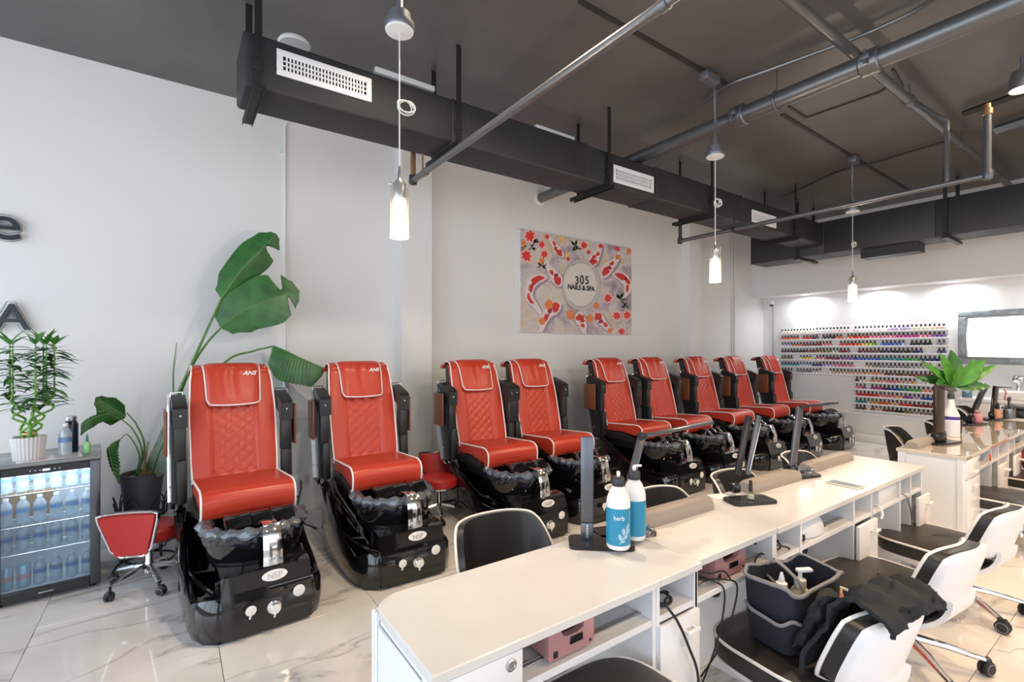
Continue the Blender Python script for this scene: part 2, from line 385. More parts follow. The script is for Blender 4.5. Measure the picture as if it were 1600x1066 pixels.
MB().rbox(P(836, 196, Y=3.32).x, P(896, 218, Y=3.32).x, 3.30, 3.34, P(866, 212, Y=3.32).z, P(866, 205, Y=3.32).z, .006, 2).build('cable_raceway', white_plastic, D1)
D2 = empty('air_duct', 'dark rectangular air duct running across the room before the polish wall', 'duct', (0, 0, 0))
for a, b in ((4.26, 3.16), (3.16, 1.9), (1.9, .3), (.3, -2.6)):
    MB().rbox(7.81, 8.30, b, a, 2.96, 3.43, .008, 2).build('duct_section', duct_mat2, D2)
MB().rbox(7.95, 8.2, 2.1, 2.75, 2.84, 2.962, .004, 1).build('duct_boot', duct_mat2, D2)
for y in (3.52, 1.80):
    for xa in (7.785, 8.32): MB().box(xa, xa+.005, y-.02, y+.02, 2.93, ZC).build('hanger_strap', strap_mat, D2)
    MB().rbox(7.75, 8.42, y-.03, y+.03, 2.925, 2.958, .003, 1).build('hanger_bar', strap_mat, D2)
def pipe(o, name, pts, r, m, n=14): return MB().tube(pts, r, n).build(name, m, o)
PX, PZ = 3.93, 3.53
bp = empty('drain_pipe', 'thick grey iron pipe crossing below the black ceiling', 'pipe', (0, 0, 0))
pipe(bp, 'pipe_length', [(PX, YW0, PZ), (PX, 2.2, PZ)], .067, pipe_mat, 20); pipe(bp, 'pipe_length', [(PX, 2.2, PZ), (PX, YW1, PZ)], .062, pipe_mat, 20)
def coupling(y, r):
    m = MB().tube([(PX, y-.06, PZ), (PX, y-.05, PZ), (PX, y+.05, PZ), (PX, y+.06, PZ)], [r*.9, r, r, r*.9], 20)
    for s in (-1, 1): m.rbox(PX+s*(r+.02)-.02, PX+s*(r+.02)+.02, y-.03, y+.03, PZ-.018, PZ+.018, .006, 2).tube([(PX+s*(r+.02), y, PZ-.05), (PX+s*(r+.02), y, PZ+.05)], .010, 6)
    m.build('pipe_coupling', pipe_mat, bp)
coupling(2.24, .088); coupling(1.30, .085)
MB().tube([(PX, 1.93+.0, ZC), (PX, 1.93, PZ+.07)], .006, 6).tube([(PX+math.sin(a*PI/8)*.073, 1.93, PZ+math.cos(a*PI/8)*.073) for a in range(16)], .008, 6, closed=True).build('hanger_ring', pipe_mat, bp)
MB().lathe([(.10, 0), (.075, .02)], M=TR(PX, YW1-.001, PZ, PI/2), n=24).build('wall_collar', white_plastic, bp)
cp = empty('branch_pipe', 'grey steel pipe running lengthwise above the thick drain pipe', 'pipe', (0, 0, 0))
pipe(cp, 'pipe_length', [(1.6, 1.42, 3.66), (XW1-.43, 1.40, 3.66)], .034, pipe_mat)
for x in (5.1, 6.6): MB().tube([(x-.035, 1.41, 3.66), (x+.035, 1.41, 3.66)], .046, 12).tube([(x, 1.41, 3.70), (x, 1.41, ZC)], .006, 6).build('pipe_clamp', pipe_mat, cp)
s1 = empty('sprinkler_pipe', 'slim grey sprinkler pipe passing under the duct above the second chair', 'pipe', (0, 0, 0))
pipe(s1, 'pipe_length', [(1.57, -1.6, 2.9), (1.57, 3.60, 2.9)], .023, pipe_mat)
MB().lathe([(0, -.04), (.03, -.03), (.034, 0), (.03, .04), (0, .045)], (1.57, 3.60, 2.9), 14).build('elbow', pipe_dark, s1)
pipe(s1, 'riser', [(1.57, 3.60, 2.9), (1.57, 3.60, 3.41), (1.59, 3.60, 3.43), (3.3, 3.64, 3.43)], .021, brass)
for y in (3.38, 1.2): MB().tube([(1.57, y-.018, 2.9), (1.57, y+.018, 2.9)], .03, 12).build('pipe_collar', pipe_mat, s1)
MB().tube([(1.57, 3.42, 2.92), (1.57, 3.42, DZ0-.03)], .007, 6).build('hanger_rod', brass, s1)
s2 = empty('sprinkler_pipe', 'slim grey sprinkler pipe passing under the far end of the duct', 'pipe', (0, 0, 0))
pipe(s2, 'pipe_length', [(5.15, .94, 2.9), (5.15, 3.70, 2.9)], .023, pipe_mat)
for y in (.94, 3.70): MB().lathe([(0, -.04), (.03, -.03), (.034, 0), (.03, .04), (0, .045)], (5.15, y, 2.9), 14).build('elbow', pipe_mat if y < 1 else pipe_dark, s2)
pipe(s2, 'riser', [(5.15, 3.70, 2.9), (5.15, 3.70, 3.40), (5.13, 3.70, 3.42), (4.3, 3.70, 3.42)], .021, pipe_dark)
pipe(s2, 'riser', [(5.15, .94, 2.9), (5.15, .94, 3.36)], .024, pipe_mat)
MB().lathe([(.02, 0), (.032, .01), (.032, .05), (.02, .06), (.02, .09), (0, .095)], (5.15, .94, 3.36), 12).build('brass_cap', brass, s2)
pipe(s2, 'riser', [(5.15, 1.18, 2.9), (5.15, 1.18, 3.40), (5.15, 1.38, 3.64)], .02, pipe_mat)
MB().tube([(5.15, 3.0, 2.92), (5.15, 3.0, 3.05)], .006, 6).tube([(5.15, 3.0-.02, 2.9), (5.15, 3.02, 2.9)], .03, 12).build('hanger_rod', pipe_dark, s2)

frost = mat('lit frosted bulb', (1, 1, 1), 0.4, emit=(1.0, 0.88, 0.70), estr=9.0)
can_grey = mat('grey canopy metal', (0.20, 0.21, 0.23), 0.35, 0.6)
cord_w = mat('white cord', (0.75, 0.75, 0.73), 0.5)
shade_glass = thin_glass('pendant glass', (0.98, 0.97, 0.95), 0.07, 0.0, 0.10, (1.0, 0.95, 0.86))
def pendant(x, y, label):
    t = empty('pendant_lamp', label, 'lamp', (x, y, 2.11), 0, 'glass cylinder pendants over the desks')
    MB().lathe([(.044, 0), (.046, 0), (.046, .285), (.044, .285)], n=28, cap=False).add([], []).lathe([(.0, .004), (.044, .004)], n=28, cap=False).build('glass_shade', shade_glass, t)
    MB().lathe([(0, .195), (.030, .195), (.031, .20), (.031, .27), (.020, .285), (.008, .30), (.004, .36), (0, .36)], n=20).build('socket', steel, t)
    MB().lathe([(0, .012), (.028, .014), (.031, .02), (.031, .19), (0, .195)], n=20).build('bulb', frost, t)
    MB().tube([(-.056, 0, .262), (.056, 0, .262)], .0022, 6).build('shade_pin', steel, t)
    MB().tube([(0, 0, .36), (0, 0, 1.03)], .0035, 6).build('cord', cord_w, t)
    pts = []
    for k in range(58):
        a = k/57*2*PI*3.2; rr = .042+.008*math.sin(a*.7); pts.append((rr*math.cos(a)+.035, .012*math.sin(a*1.3), rr*math.sin(a)*.72+.665))
    MB().tube(pts, .0035, 6).build('cord_coil', cord_w, t)
    MB().lathe([(0, 1.025), (.068, 1.03), (.070, 1.036), (.0, 1.037)], n=28).build('canopy_face', white_plastic, t)
    MB().lathe([(.070, 1.037), (.074, 1.045), (.072, 1.075), (.055, 1.08), (.055, 1.12), (.02, 1.128), (.018, 1.2), (0, 1.2)], n=28).build('canopy', can_grey, t)
    MB().tube(spline([(0, 0, 1.19), (.012, .01, 1.35), (-.008, 0, 1.55), (0, 0, 1.69)], 5), .012, 8).build('conduit', can_grey, t)
    l = bpy.data.lights.new('pendant_light', 'POINT'); l.energy = 34; l.color = WARM; l.shadow_soft_size = .03
    lo = bpy.data.objects.new('pendant_light', l); COL.objects.link(lo); lo.location = (x, y, 2.06)
pendant(.93, 2.3, 'glass cylinder pendant hanging nearest, in front of the slender wall column')
pendant(3.67, 2.3, 'glass cylinder pendant hanging before the second wall column, the middle one')
pendant(6.42, 2.3, 'glass cylinder pendant hanging farthest, in front of the polish wall')
jb = tag(MB().rbox(3.44, 3.62, 2.22, 2.30, 3.70, 3.76, .006, 2).build('junction_box', can_grey), 'small grey junction box on the ceiling above the middle pendant', 'junction box')
def conduit(px, z, label, r=.009, m=pipe_mat, tail=None):
    pts = spline([P(*p, Z=z) for p in px], 6)
    return tag(MB().tube(pts, r, 8).build('conduit', m), label, 'conduit')
conduit([(1100, 158), (1140, 132), (1200, 110), (1330, 62), (1420, 22), (1470, -10)], 3.76, 'thin grey conduit snaking along the ceiling above the thick pipe', .014)
conduit([(1225, 306), (1262, 290), (1310, 268), (1360, 256), (1420, 238), (1500, 215)], 3.76, 'thin dark conduit bending along the ceiling beyond the thick pipe', .013, pipe_dark)
tag(MB().rbox(6.40, 6.52, 2.26, 2.34, 3.72, 3.785, .006, 2).build('junction_box', can_grey), 'small grey junction box on the ceiling above the farthest pendant', 'junction box')
# ceiling mounted lamp and strip channel at the right
lampglow = mat('lit lamp face', (1, 1, 1), 0.4, emit=(1.0, 0.80, 0.52), estr=9.0)
a = P(1597, 150, Z=3.5)
t = empty('ceiling_spotlight', 'small round ceiling spotlight glowing warm beside the dark strip channel', 'lamp', (a.x, a.y, 0))
MB().lathe([(.02, 3.70), (.06, 3.69), (.075, 3.62), (.08, 3.55)], n=20).build('housing', can_grey, t)
MB().lathe([(0, 3.555), (.07, 3.545), (0, 3.54)], n=20).build('lamp_face', lampglow, t)
MB().tube([(0, 0, 3.68), (0, 0, ZC)], .012, 8).build('stem', can_grey, t)
a, b = P(1505, 178, Z=3.74), P(1640, 130, Z=3.74)
tag(MB().tube([a, b], .03, 4).build('strip_channel', pipe_dark), 'dark channel strip fixed to the ceiling at the spotlight', 'channel')
a, b = P(1555, 203, Z=3.72), P(1640, 176, Z=3.72)
tag(MB().tube([a, b], .045, 4).build('strip_light', mat('grey strip housing', (.12, .15, .2), .35, .4)), 'bluish grey strip light housing on the ceiling beyond the brass capped riser', 'lamp')
# warm recessed lamps over the technicians' aisle and the chairs (most outside the frame; two added there for warmth)
def downlight(x, y, power, col=WARM, z=ZC, r=.075, label=None, n=[0], spread=2.4):
    t = empty('recessed_light', label, 'lamp', (x, y, z), 0, 'recessed ceiling lights')
    MB().lathe([(r*.82, -.004), (r*1.15, -.006), (r*1.2, 0)], n=24, cap=False).build('bezel', white_plastic, t)
    MB().lathe([(0, -.002), (r*.82, -.002)], n=24, cap=False).build('lens', lampglow if col is WARM else mat('lit cool lens', (1, 1, 1), .4, emit=(.95, .97, 1), estr=14.0), t)
    lo = area('recessed_light_beam', (x, y, z-.012), (0, 0, 0), r*1.7, r*1.7, power, (1.0, .62, .30) if (col is WARM and y < 0 and x > 2) else col, 'DISK'); lo.data.spread = spread
for x, y, p, w in ((2.6, -.9, 38, 'before the first desk'), (4.9, -.9, 45, 'before the long desk end'), (7.2, -.6, 55, 'before the far counter'), (0.2, -1.6, 12, 'behind the viewer'), (2.84, .86, 45, 'at the top edge of the view'), (5.2, .35, 62, 'added out of view to warm the far chairs'), (1.3, 2.2, 40, 'added out of view above the nearest pendant')):
    downlight(x, y, p*(1.5 if y < 0 and x > 2 else 1), WARM, label='warm round recessed ceiling light %s' % w)
for y, w in ((4.10, 'at the cable end of the polish racks'), (3.02, 'over the middle of the polish racks'), (2.05, 'between polish racks and mirror'), (.9, 'over the mirror')):
    downlight(9.36, y, 13, (.95, .97, 1), 2.55, .07, 'small cool soffit downlight %s' % w, spread=2.9)
# ------------------------------------------------------------------ things on the walls
def wall_conduit(x, y, ztop, label, clamps, bend=True):
    t = empty('wall_conduit', label, 'conduit', (x, y, 0))
    pts = [(0, 0, .12), (0, 0, ztop-.08)]+([(0.01, 0, ztop-.03), (.05, 0, ztop), (.12, 0, ztop+.01)] if bend else [(0, 0, ztop)])
    MB().tube(pts, .012, 10).build('tube', white_paint, t)
    for z in clamps: MB().rbox(-.05, .02, -.004, .012, z-.012, z+.012, .003, 1).tube([(0, 0, z-.012), (0, 0, z+.012)], .016, 10).build('clamp', trim_white, t)
a = P(445, 300, Y=4.935)
wall_conduit(a.x, 4.937, P(445, 185, Y=4.93).z, 'white painted conduit on the bare wall behind the tall plant', (P(441, 240, Y=4.93).z, 1.2), True)
wall_conduit(8.42, 4.937, 3.5, 'white painted conduit right of the second wall column', (2.5,), False)
wall_conduit(8.50, 4.937, 3.5, 'thinner white conduit close beside the far column conduit', (2.9,), False)
t = empty('security_camera', 'small white security camera at the corner under the soffit', 'camera', (9.5, 4.76, 2.42))
MB().lathe([(.03, 0), (.055, .02), (.055, .07), (.04, .085), (0, .09)], (0, 0, 0), 16).build('dome', white_plastic, t)
MB().lathe([(0, -.035), (.03, -.02), (.036, 0), (0, .005)], (-.02, 0, 0), 16).build('lens', blk_gloss, t)
tag(MB().tube(spline([(9.53, 4.76, 2.42), (9.535, 4.755, 2.0), (9.535, 4.76, 1.5), (9.535, 4.755, .9)], 4), .007, 6).build('camera_cable', mat('grey cable', (.25, .25, .26), .5)), 'grey cable dropping straight down from the security camera', 'cable')
# sign letters, cut letters on the wall
def letter(s, cx, cz, h, wscale, label, bev):
    me = text_mesh(s, 1.0, .1, 0)
    zs = [v.co.y for v in me.vertices]; xs_ = [v.co.x for v in me.vertices]
    k = h/(max(zs)-min(zs)); zc = (max(zs)+min(zs))/2; xc = (max(xs_)+min(xs_))/2
    for v in me.vertices: v.co = Vector(((v.co.x-xc)*k*wscale, 4.935-(v.co.z+.1)*.11, (v.co.y-zc)*k))+Vector((cx, 0, cz))
    # embolden by pushing the outline along its normals
    bm = bmesh.new(); bm.from_mesh(me); bm.normal_update()
    for v in bm.verts:
        n = Vector((v.normal.x, 0, v.normal.z))
        if n.length > 1e-3: v.co += n.normalized()*bev
    bm.to_mesh(me); bm.free(); me.materials.clear(); me.materials.append(black_ink)
    return tag(link('sign_letter', me), label, 'letter')
letter('e', -.985, 2.425, .165, 1.15, 'black raised letter e high on the white wall', .015)
letter('A', -.945, 1.79, .185, 1.05, 'black raised capital A on the wall above the lucky bamboo', .020)
# ------------------------------------------------------------------ pedicure chairs
def lerp(a, b, t): return a+(b-a)*t
def sm(t): t = max(0, min(1, t)); return t*t*(3-2*t)
def interp(tab, y):
    if y <= tab[0][0]: return tab[0][1]
    for (a, va), (b, vb) in zip(tab, tab[1:]):
        if y <= b: return lerp(va, vb, sm((y-a)/(b-a)))
    return tab[-1][1]
def make_pedi(label):
    t = empty('pedicure_chair', label, 'pedicure chair', (0, 0, 0), 0, 'red pedicure chairs along the white wall')
    # tub: outline loop lofted up to a swooping rim
    half = [(0, 0.0), (.12, 0.0), (.235, .0), (.30, .05), (.345, .16), (.358, .29), (.365, .45), (.37, .65), (.365, .85), (.35, 1.02), (.31, 1.17), (.22, 1.25), (.10, 1.27), (0, 1.27)]
    loop = half+[(-x, y) for x, y in half[-2:0:-1]]
    rim = [(0, .235), (.06, .225), (.16, .185), (.30, .215), (.50, .27), (.70, .36), (.90, .47), (1.08, .53), (1.27, .50)]
    N = len(loop); lev = []
    def ring(scale, zf):
        return [((x*scale), (.62+(y-.62)*scale), zf(x, y)) for x, y in loop]
    R = lambda x, y: interp(rim, y)
    rings = [ring(.965, lambda x, y: .0), ring(.985, lambda x, y: .03), ring(1.0, lambda x, y: .45*R(x, y)), ring(.985, lambda x, y: .86*R(x, y)), ring(.955, lambda x, y: R(x, y)), ring(.90, lambda x, y: R(x, y)-.005), ring(.85, lambda x, y: R(x, y)-.04), ring(.80, lambda x, y: max(.12, R(x, y)-.12)), ring(.4, lambda x, y: .14)]
    vs = [p for r in rings for p in r]; fs = []
    for i in range(len(rings)-1):
        for j in range(N): fs.append((i*N+j, i*N+(j+1) % N, (i+1)*N+(j+1) % N, (i+1)*N+j))
    fs.append(tuple(range(N))[::-1]); fs.append(tuple(range((len(rings)-1)*N, len(rings)*N)))
    MB().add(vs, fs).build('tub', blk_gloss, t, sharp=50)
    # S ridge on each flank
    for s in (-1, 1):
        MB().tube(spline([(s*.345, 1.1, .50), (s*.352, .95, .46), (s*.35, .80, .36), (s*.335, .62, .26), (s*.30, .42, .225), (s*.235, .22, .20), (s*.21, .03, .235)], 6), .014, 8).build('flank_ridge', blk_gloss, t)
    # front control block
    f = MB()
    sec = [(-.012, .02), (-.016, .20), (.004, .255), (.03, .335), (.10, .352), (.24, .345), (.24, .02)]
    x0, x1 = -.215, .235
    f.add([(x0, y, z) for y, z in sec]+[(x1, y, z) for y, z in sec], [tuple(range(7)), tuple(range(7, 14))[::-1]]+[(i, (i+1) % 7, 7+(i+1) % 7, 7+i) for i in range(7)])
    f.build('control_block', blk_gloss, t)
    bd = MB().lathe([(0, .004), (.062, .004), (.066, 0)], M=TR(.045, .012, .296, PI/2-.33) @ Matrix.Diagonal((1, .44, 1, 1)), n=28).build('oval_badge', white_plastic, t)
    text('NSP', .045, steel, bd, FACE_NY(.045, .006, .294, .33), .0008)
    def dial(x, z, big, lever):
        kn = MB()
        if big: kn.lathe([(.034, 0), (.036, .008), (.026, .012)], n=20, M=TR(x, -.015, z, PI/2))
        kn.lathe([(.022, 0), (.024, .03), (.02, .034)], n=20, M=TR(x, -.015, z, PI/2))
        ko = kn.build('dial', chrome if big else blk_plastic, t)
        MB().lathe([(.025, .034), (.027, .038), (.0, .041)], n=20, M=TR(x, -.015, z, PI/2)).tube([(x, -.052, z-.02), (x-.006, -.052, z-.042)], .005, 8).build('dial_cap', white_plastic, ko)
    dial(-.085, .165, False, True); dial(.035, .135, True, True)
    MB().lathe([(.032, 0), (.032, .003), (.026, .005), (0, .006)], n=22, M=TR(.165, -.015, .185, PI/2)).build('round_cap', white_plastic, t)
    # foot basin with its crumpled liner, spout and foot rest
    MB().lathe([(.10, .20), (.20, .25), (.255, .34), (.275, .44), (.285, .49), (.265, .50), (.245, .47), (.22, .38), (.16, .30), (0, .28)], (0.01, .40, 0), 36, sx=1.0, sy=.98).build('foot_basin', blk_gloss, t)
    def lin(u, v):
        a = 2*PI*u; ph = 2*PI*v
        rr = .258+.040*math.cos(ph)+.010*math.sin(a*23+2*math.sin(a*5))*(.6+.4*math.cos(ph)); zz = .503+.034*math.sin(ph)+.007*math.sin(a*17+ph)
        nn = noise.noise(Vector((math.cos(a)*6, math.sin(a)*6, ph*1.3)))*.010
        return ((rr+nn)*math.cos(a)+.01, .40+(rr+nn)*math.sin(a)*.98, zz+nn)
    MB().grid(lin, 110, 13, cu=True).build('basin_liner', liner, t)
    def skirt(u, v):
        a = 2*PI*u; rr = .284-.03*v*v+.006*math.sin(a*31+4*math.sin(a*3))*(1-.3*v)
        return (rr*math.cos(a)+.01, .40+rr*math.sin(a)*.98, .49-.075*v-.015*math.sin(a*6)*v)
    MB().shell(skirt, 90, 6, .003).build('basin_liner', mat('dark stretched liner', (.010, .014, .024), .10, bump=.5, bscale=40, coat=.8), t)
    def spout(u, v):
        w = .044+.006*v
        z = lerp(.548, .335, v); y = .105-.055*math.sin(v*PI*.5)**.8
        return ((u-.5)*2*w+.045, y+.006*(abs(u-.5)*2)**2, z+.008*math.sin(PI*v))
    MB().shell(spout, 9, 12, .006).rbox(.005, .085, .10, .24, .542, .553, .005, 2).build('water_spout', chrome, t)
    for i, (a, b) in enumerate(((-.165, -.035), (-.03, .075), (.08, .20))):
        def pad(u, v):
            x = lerp(a, b, u); k = math.sin(PI*u)
            return (x, .20+.17*v+.012*math.sin(PI*u), .562+.028*math.sin(PI*v)+.010*(1-k)*(i != 1)-.030*(1-v)**2)
        MB().shell(pad, 9, 9, .018).build('foot_rest', blk_gloss, t, sharp=60)
    MB().rbox(-.10, .14, .30, .40, .46, .56, .02, 2).build('foot_rest_post', blk_gloss, t)
    # seat base and seat
    MB().rbox(-.255, .255, .52, 1.06, .485, .585, .02, 2).rbox(-.20, .20, .60, 1.0, .40, .49, .02, 2).build('seat_base', blk_plastic, t)
    MB().tube([(.255, .62, .545), (.29, .60, .545), (.31, .56, .55)], .009, 8).build('recline_lever', blk_plastic, t)
    prof = [(1.02, .585), (1.02, .665), (.95, .672), (.80, .682), (.65, .690), (.55, .697), (.50, .692), (.465, .672), (.447, .64), (.445, .60), (.452, .555), (.465, .528), (.485, .535), (.50, .57)]
    def seatfn(u, v):
        k = v*(len(prof)-1); i = min(int(k), len(prof)-2); f_ = k-i
        y = lerp(prof[i][0], prof[i+1][0], f_); z = lerp(prof[i][1], prof[i+1][1], f_)
        x = (u-.5)*.52; e = 1-(abs(u-.5)*2)**4
        return (x, y-.004*e, z+.007*e)
    sg = MB(); nu, nv = 15, 40
    sg.grid(seatfn, nu, nv)
    for uu in (0, 1):
        ring_ = [seatfn(uu, j/(nv-1)) for j in range(nv)]; c0 = len(sg.v)
        sg.add(ring_+[(ring_[0][0], .75, .60)], [(j, j+1, nv) for j in range(nv-1)])
    so = sg.build('seat', red, t, sharp=65)
    for s in (-1, 1):
        pp = spline([(s*.262, y, z) for y, z in prof[1:12]]+[(s*.262, .478, .522), (s*.259, .492, .54)], 4)
        MB().tube(pp, .0065, 7).build('piping', piping, so)
    # back: grid with bolsters, quilted inset and rolled top
    zp = [(.64, .955), (.70, .962), (.80, .985), (.90, 1.006), (1.0, 1.028), (1.1, 1.052), (1.2, 1.077), (1.30, 1.104), (1.37, 1.128), (1.415, 1.158), (1.435, 1.20), (1.425, 1.25), (1.40, 1.285), (1.36, 1.30)]
    zp = [(z_, .955+(y_-.955)*1.18) for z_, y_ in zp]
    def backbase(v):
        k = v*(len(zp)-1); i = min(int(k), len(zp)-2); f_ = k-i
        return lerp(zp[i][1], zp[i+1][1], f_), lerp(zp[i][0], zp[i+1][0], f_)
    def hw(z): return interp([(.64, .262), (.8, .268), (1.1, .272), (1.3, .262), (1.44, .245)], z)
    def backfn(u, v):
        y, z = backbase(v); w = hw(z); x = (u-.5)*2*w; ax = abs(x)
        d = 0.0
        front = v < .66
        if front:
            inset = sm((.150-ax)/.025)*sm((z-.66)/.03)*sm((1.26-z)/.05)
            d += .020*inset
            if ax < .128 and z < 1.2:
                p1 = ((x*.8+z)*14) % 1; p2 = ((-x*.8+z)*14) % 1
                g = max(0, 1-min(p1, 1-p1)*9)+max(0, 1-min(p2, 1-p2)*9)
                d += .008*min(1, g)*inset-.006*inset
            seam = max(0, 1-abs(ax-.150)/.010)
            d += .006*seam*sm((z-.66)/.03)
            d += .016*(ax/w)**6
        else: d += .0
        return (x, y+d, z)
    bg = MB().shell(backfn, 75, 96, Vector((0, .045, .004)))
    bo = bg.build('backrest', red, t, sharp=75)
    for s in (-1, 1):
        pp = []
        for k in range(40):
            y, z = backbase(k/39*.93); pp.append((s*(hw(z)+.001), y+.012, z+.002))
        MB().tube(pp, .0065, 7).build('piping', piping, bo)
    def shellfn(u, v):
        z = lerp(.58, 1.40, v); y = 1.06+.23*v+.055*math.sin(PI*min(1, v*1.02))**.8+.04*v**6
        return ((u-.5)*2*(hw(z)-.018), y+.035*(1-(abs(u-.5)*2)**3), z)
    MB().shell(shellfn, 11, 16, Vector((0, -.10, -.0))).build('back_shell', blk_plastic, t)
    # head pillow
    def pil(u, v):
        y, z = backbase(lerp(.425, .79, v)); x = (u-.5)*2*(.172+.012*v); k = (1-(abs(u-.5)*2)**6)*(1-(abs(v-.45)/.55)**6)
        k = max(0, k)
        fold = .006*math.sin(x*55+2*math.sin(v*4))*math.sin(PI*v)*sm((.1-abs(x+.02))/.1)
        yy, zz = -(.040*k**.5+.004)+fold, .030*k**.5*v
        rc = .03*max(0, (abs(u-.5)*2-.82)/.18)**2*(1-v)**3
        return (x*(1-rc), y+yy, z+zz+rc*.6)
    po = MB().shell(pil, 31, 25, Vector((0, .03, -.004))).build('head_pillow', red, t, sharp=75)
    pl = []
    for k in range(13): pl.append(pil(0.005, 1-k/12*.93))
    for k in range(1, 20): pl.append(pil(.005+.99*k/19, .03-.02*math.sin(PI*k/19)))
    for k in range(1, 13): pl.append(pil(.995, .05+k/12*.93))
    MB().tube([(p[0]*1.01, p[1]-.002, p[2]-.003) for p in pl], .0055, 7).build('piping', piping, po)
    y, z = backbase(.75); q = pil(.76, .50)
    text('ANS', .044, white_ink, po, FACE_NY(q[0]+.01, q[1]-.007, q[2], .42), .0015, bevel=.0012, shear=.4)
    yb, zb = backbase(.69)
    text('\u2022\u00b0', .05, gold_ink, bo, FACE_NY(.215, yb-.002, zb-.01, .40), .0012)
    # folded-up arms with wooden trays
    arms0 = set(t.children)
    for s in (-1, 1):
        X = lambda a: s*a
        def bx(m, xa, xb, *r, rr=.01): m.rbox(min(s*xa, s*xb), max(s*xa, s*xb), *r, rr, 2)
        ar = MB()
        m = MB(); poly = [(1.15, 1.235), (.955, 1.175), (.935, 1.155), (.935, 1.03), (.99, 1.03), (1.0, 1.075), (1.16, 1.13)]
        M = Matrix(((0, 0, 1, 0), (1, 0, 0, 0), (0, 1, 0, 0), (0, 0, 0, 1)))
        xa, xb = sorted((s*.288, s*.372)); m.prism(poly, xa, xb, M=M)
        ao = m.build('armrest', blk_plastic, t)
        m = MB(); bx(m, .295, .365, .945, 1.02, .80, 1.04); bx(m, .292, .355, .915, .985, .52, .815, rr=.016); m.build('arm_pad', blk_plastic, t)
        m = MB(); M2 = M
        xa, xb = sorted((s*.352, s*.376)); m.prism([(1.16, 1.20), (1.0, 1.05), (.985, .80), (.96, .53), (1.03, .49), (1.09, .52), (1.17, .86)], xa, xb, M=M); m.build('arm_plate', blk_plastic, t)
        m = MB(); xa, xb = sorted((s*.350, s*.392)); m.prism([(1.165, 1.245), (1.18, 1.24), (1.19, .90), (1.085, .50), (.96, .482), (.955, .492), (1.075, .512), (1.175, .90)], xa, xb, M=M)
        m.tube([(s*.30, 1.16, 1.22), (s*.30, 1.175, 1.25), (s*.37, 1.175, 1.25), (s*.372, 1.16, 1.22)], .006, 6); m.build('arm_trim', chrome, t)
        m = MB(); bx(m, .395, .413, 1.0, 1.19, .83, 1.14, rr=.012); m.build('wood_tray', wood, t)
        m = MB()
        for (yy, zz) in ((1.045, .62), (.935-.002, 1.11)): m.lathe([(0, .006), (.007, .004), (.008, 0)], n=10, M=TR(s*(.378 if yy > 1 else .33), yy, zz, PI/2 if yy < 1 else 0, s*PI/2 if yy > 1 else 0))
        m.build('bolt', chrome, t)
    for c_ in t.children:
        if c_ not in arms0: c_.location = (0, .03, 0)
    return t
PC = [(.425, 2.95, 3), (1.31, 3.02, -1), (2.47, 3.05, -1), (3.23, 3.09, -1), (4.57, 3.14, 1), (5.42, 3.15, 1), (6.46, 3.16, 1), (7.52, 3.16, 3), (8.66, 3.16, 3)]
PL = ['red quilted pedicure chair nearest the fridge and the red stool, first of the row', 'red quilted pedicure chair below the drooping leaf, before the slender wall column',
      'red quilted pedicure chair right of the slender column, third along the row', 'red quilted pedicure chair under the left end of the koi picture',
      'red quilted pedicure chair under the right end of the koi picture, fifth along the row', 'red quilted pedicure chair sixth along the row, just right of the picture',
      'red quilted pedicure chair before the second wall column, tallest looking of the far ones', 'dark red pedicure chair last but one of the row',
      'dark red pedicure chair last of the row, nearest the polish wall']
pedi = make_pedi(PL[0]); pedi.location = (PC[0][0], PC[0][1], 0); pedi.rotation_euler = (0, 0, math.radians(PC[0][2]))
for (x, y, a), l in list(zip(PC, PL))[1:]: dup(pedi, (x, y, 0), math.radians(a), l)

# ------------------------------------------------------------------ wheeled bases
def star_base(t, r, zc, n=5, wheel=.028, mcol=chrome, a0=0.3, hub_r=.028, topz=.40):
    MB().lathe([(hub_r*1.25, zc-.03), (hub_r*1.3, zc+.02), (hub_r, zc+.05), (hub_r, zc+.12), (hub_r*.7, zc+.125), (hub_r*.65, topz)], n=18).build('column', mcol, t)
    for k in range(n):
        a = a0+2*PI*k/n; c, s = math.cos(a), math.sin(a)
        MB().tube([(c*.02, s*.02, zc+.01), (c*r*.5, s*r*.5, zc-.002), (c*r, s*r, zc-.03)], [.026, .022, .016], 8, flat=.75).build('base_leg', mcol, t)
        cs = MB(); M = TR(c*r, s*r, 0, 0, 0, a+.7)
        cs.tube([(0, 0, zc-.03), (0, 0, wheel*1.5)], .008, 6, M=M)
        for q in (-1, 1):
            cs.lathe([(wheel*.5, q*.006), (wheel*.97, q*.006), (wheel, q*.010), (wheel, q*.018), (wheel*.8, q*.022), (0, q*.022)], n=18, M=M @ TR(.012, 0, wheel, PI/2))
        cs.tube([M @ Vector((0, 0, wheel*1.9)), M @ Vector((.02, 0, wheel*2.05)), M @ Vector((.04, 0, wheel*1.4))], [.012, .016, .010], 8)
        co = cs.build('caster', rubber, t)
        for q in (-1, 1): MB().lathe([(wheel*.66, q*.0225), (wheel*.74, q*.024), (wheel*.82, q*.0225)], n=18, M=M @ TR(.012, 0, wheel, PI/2), cap=False).build('caster_ring', can_grey, co)

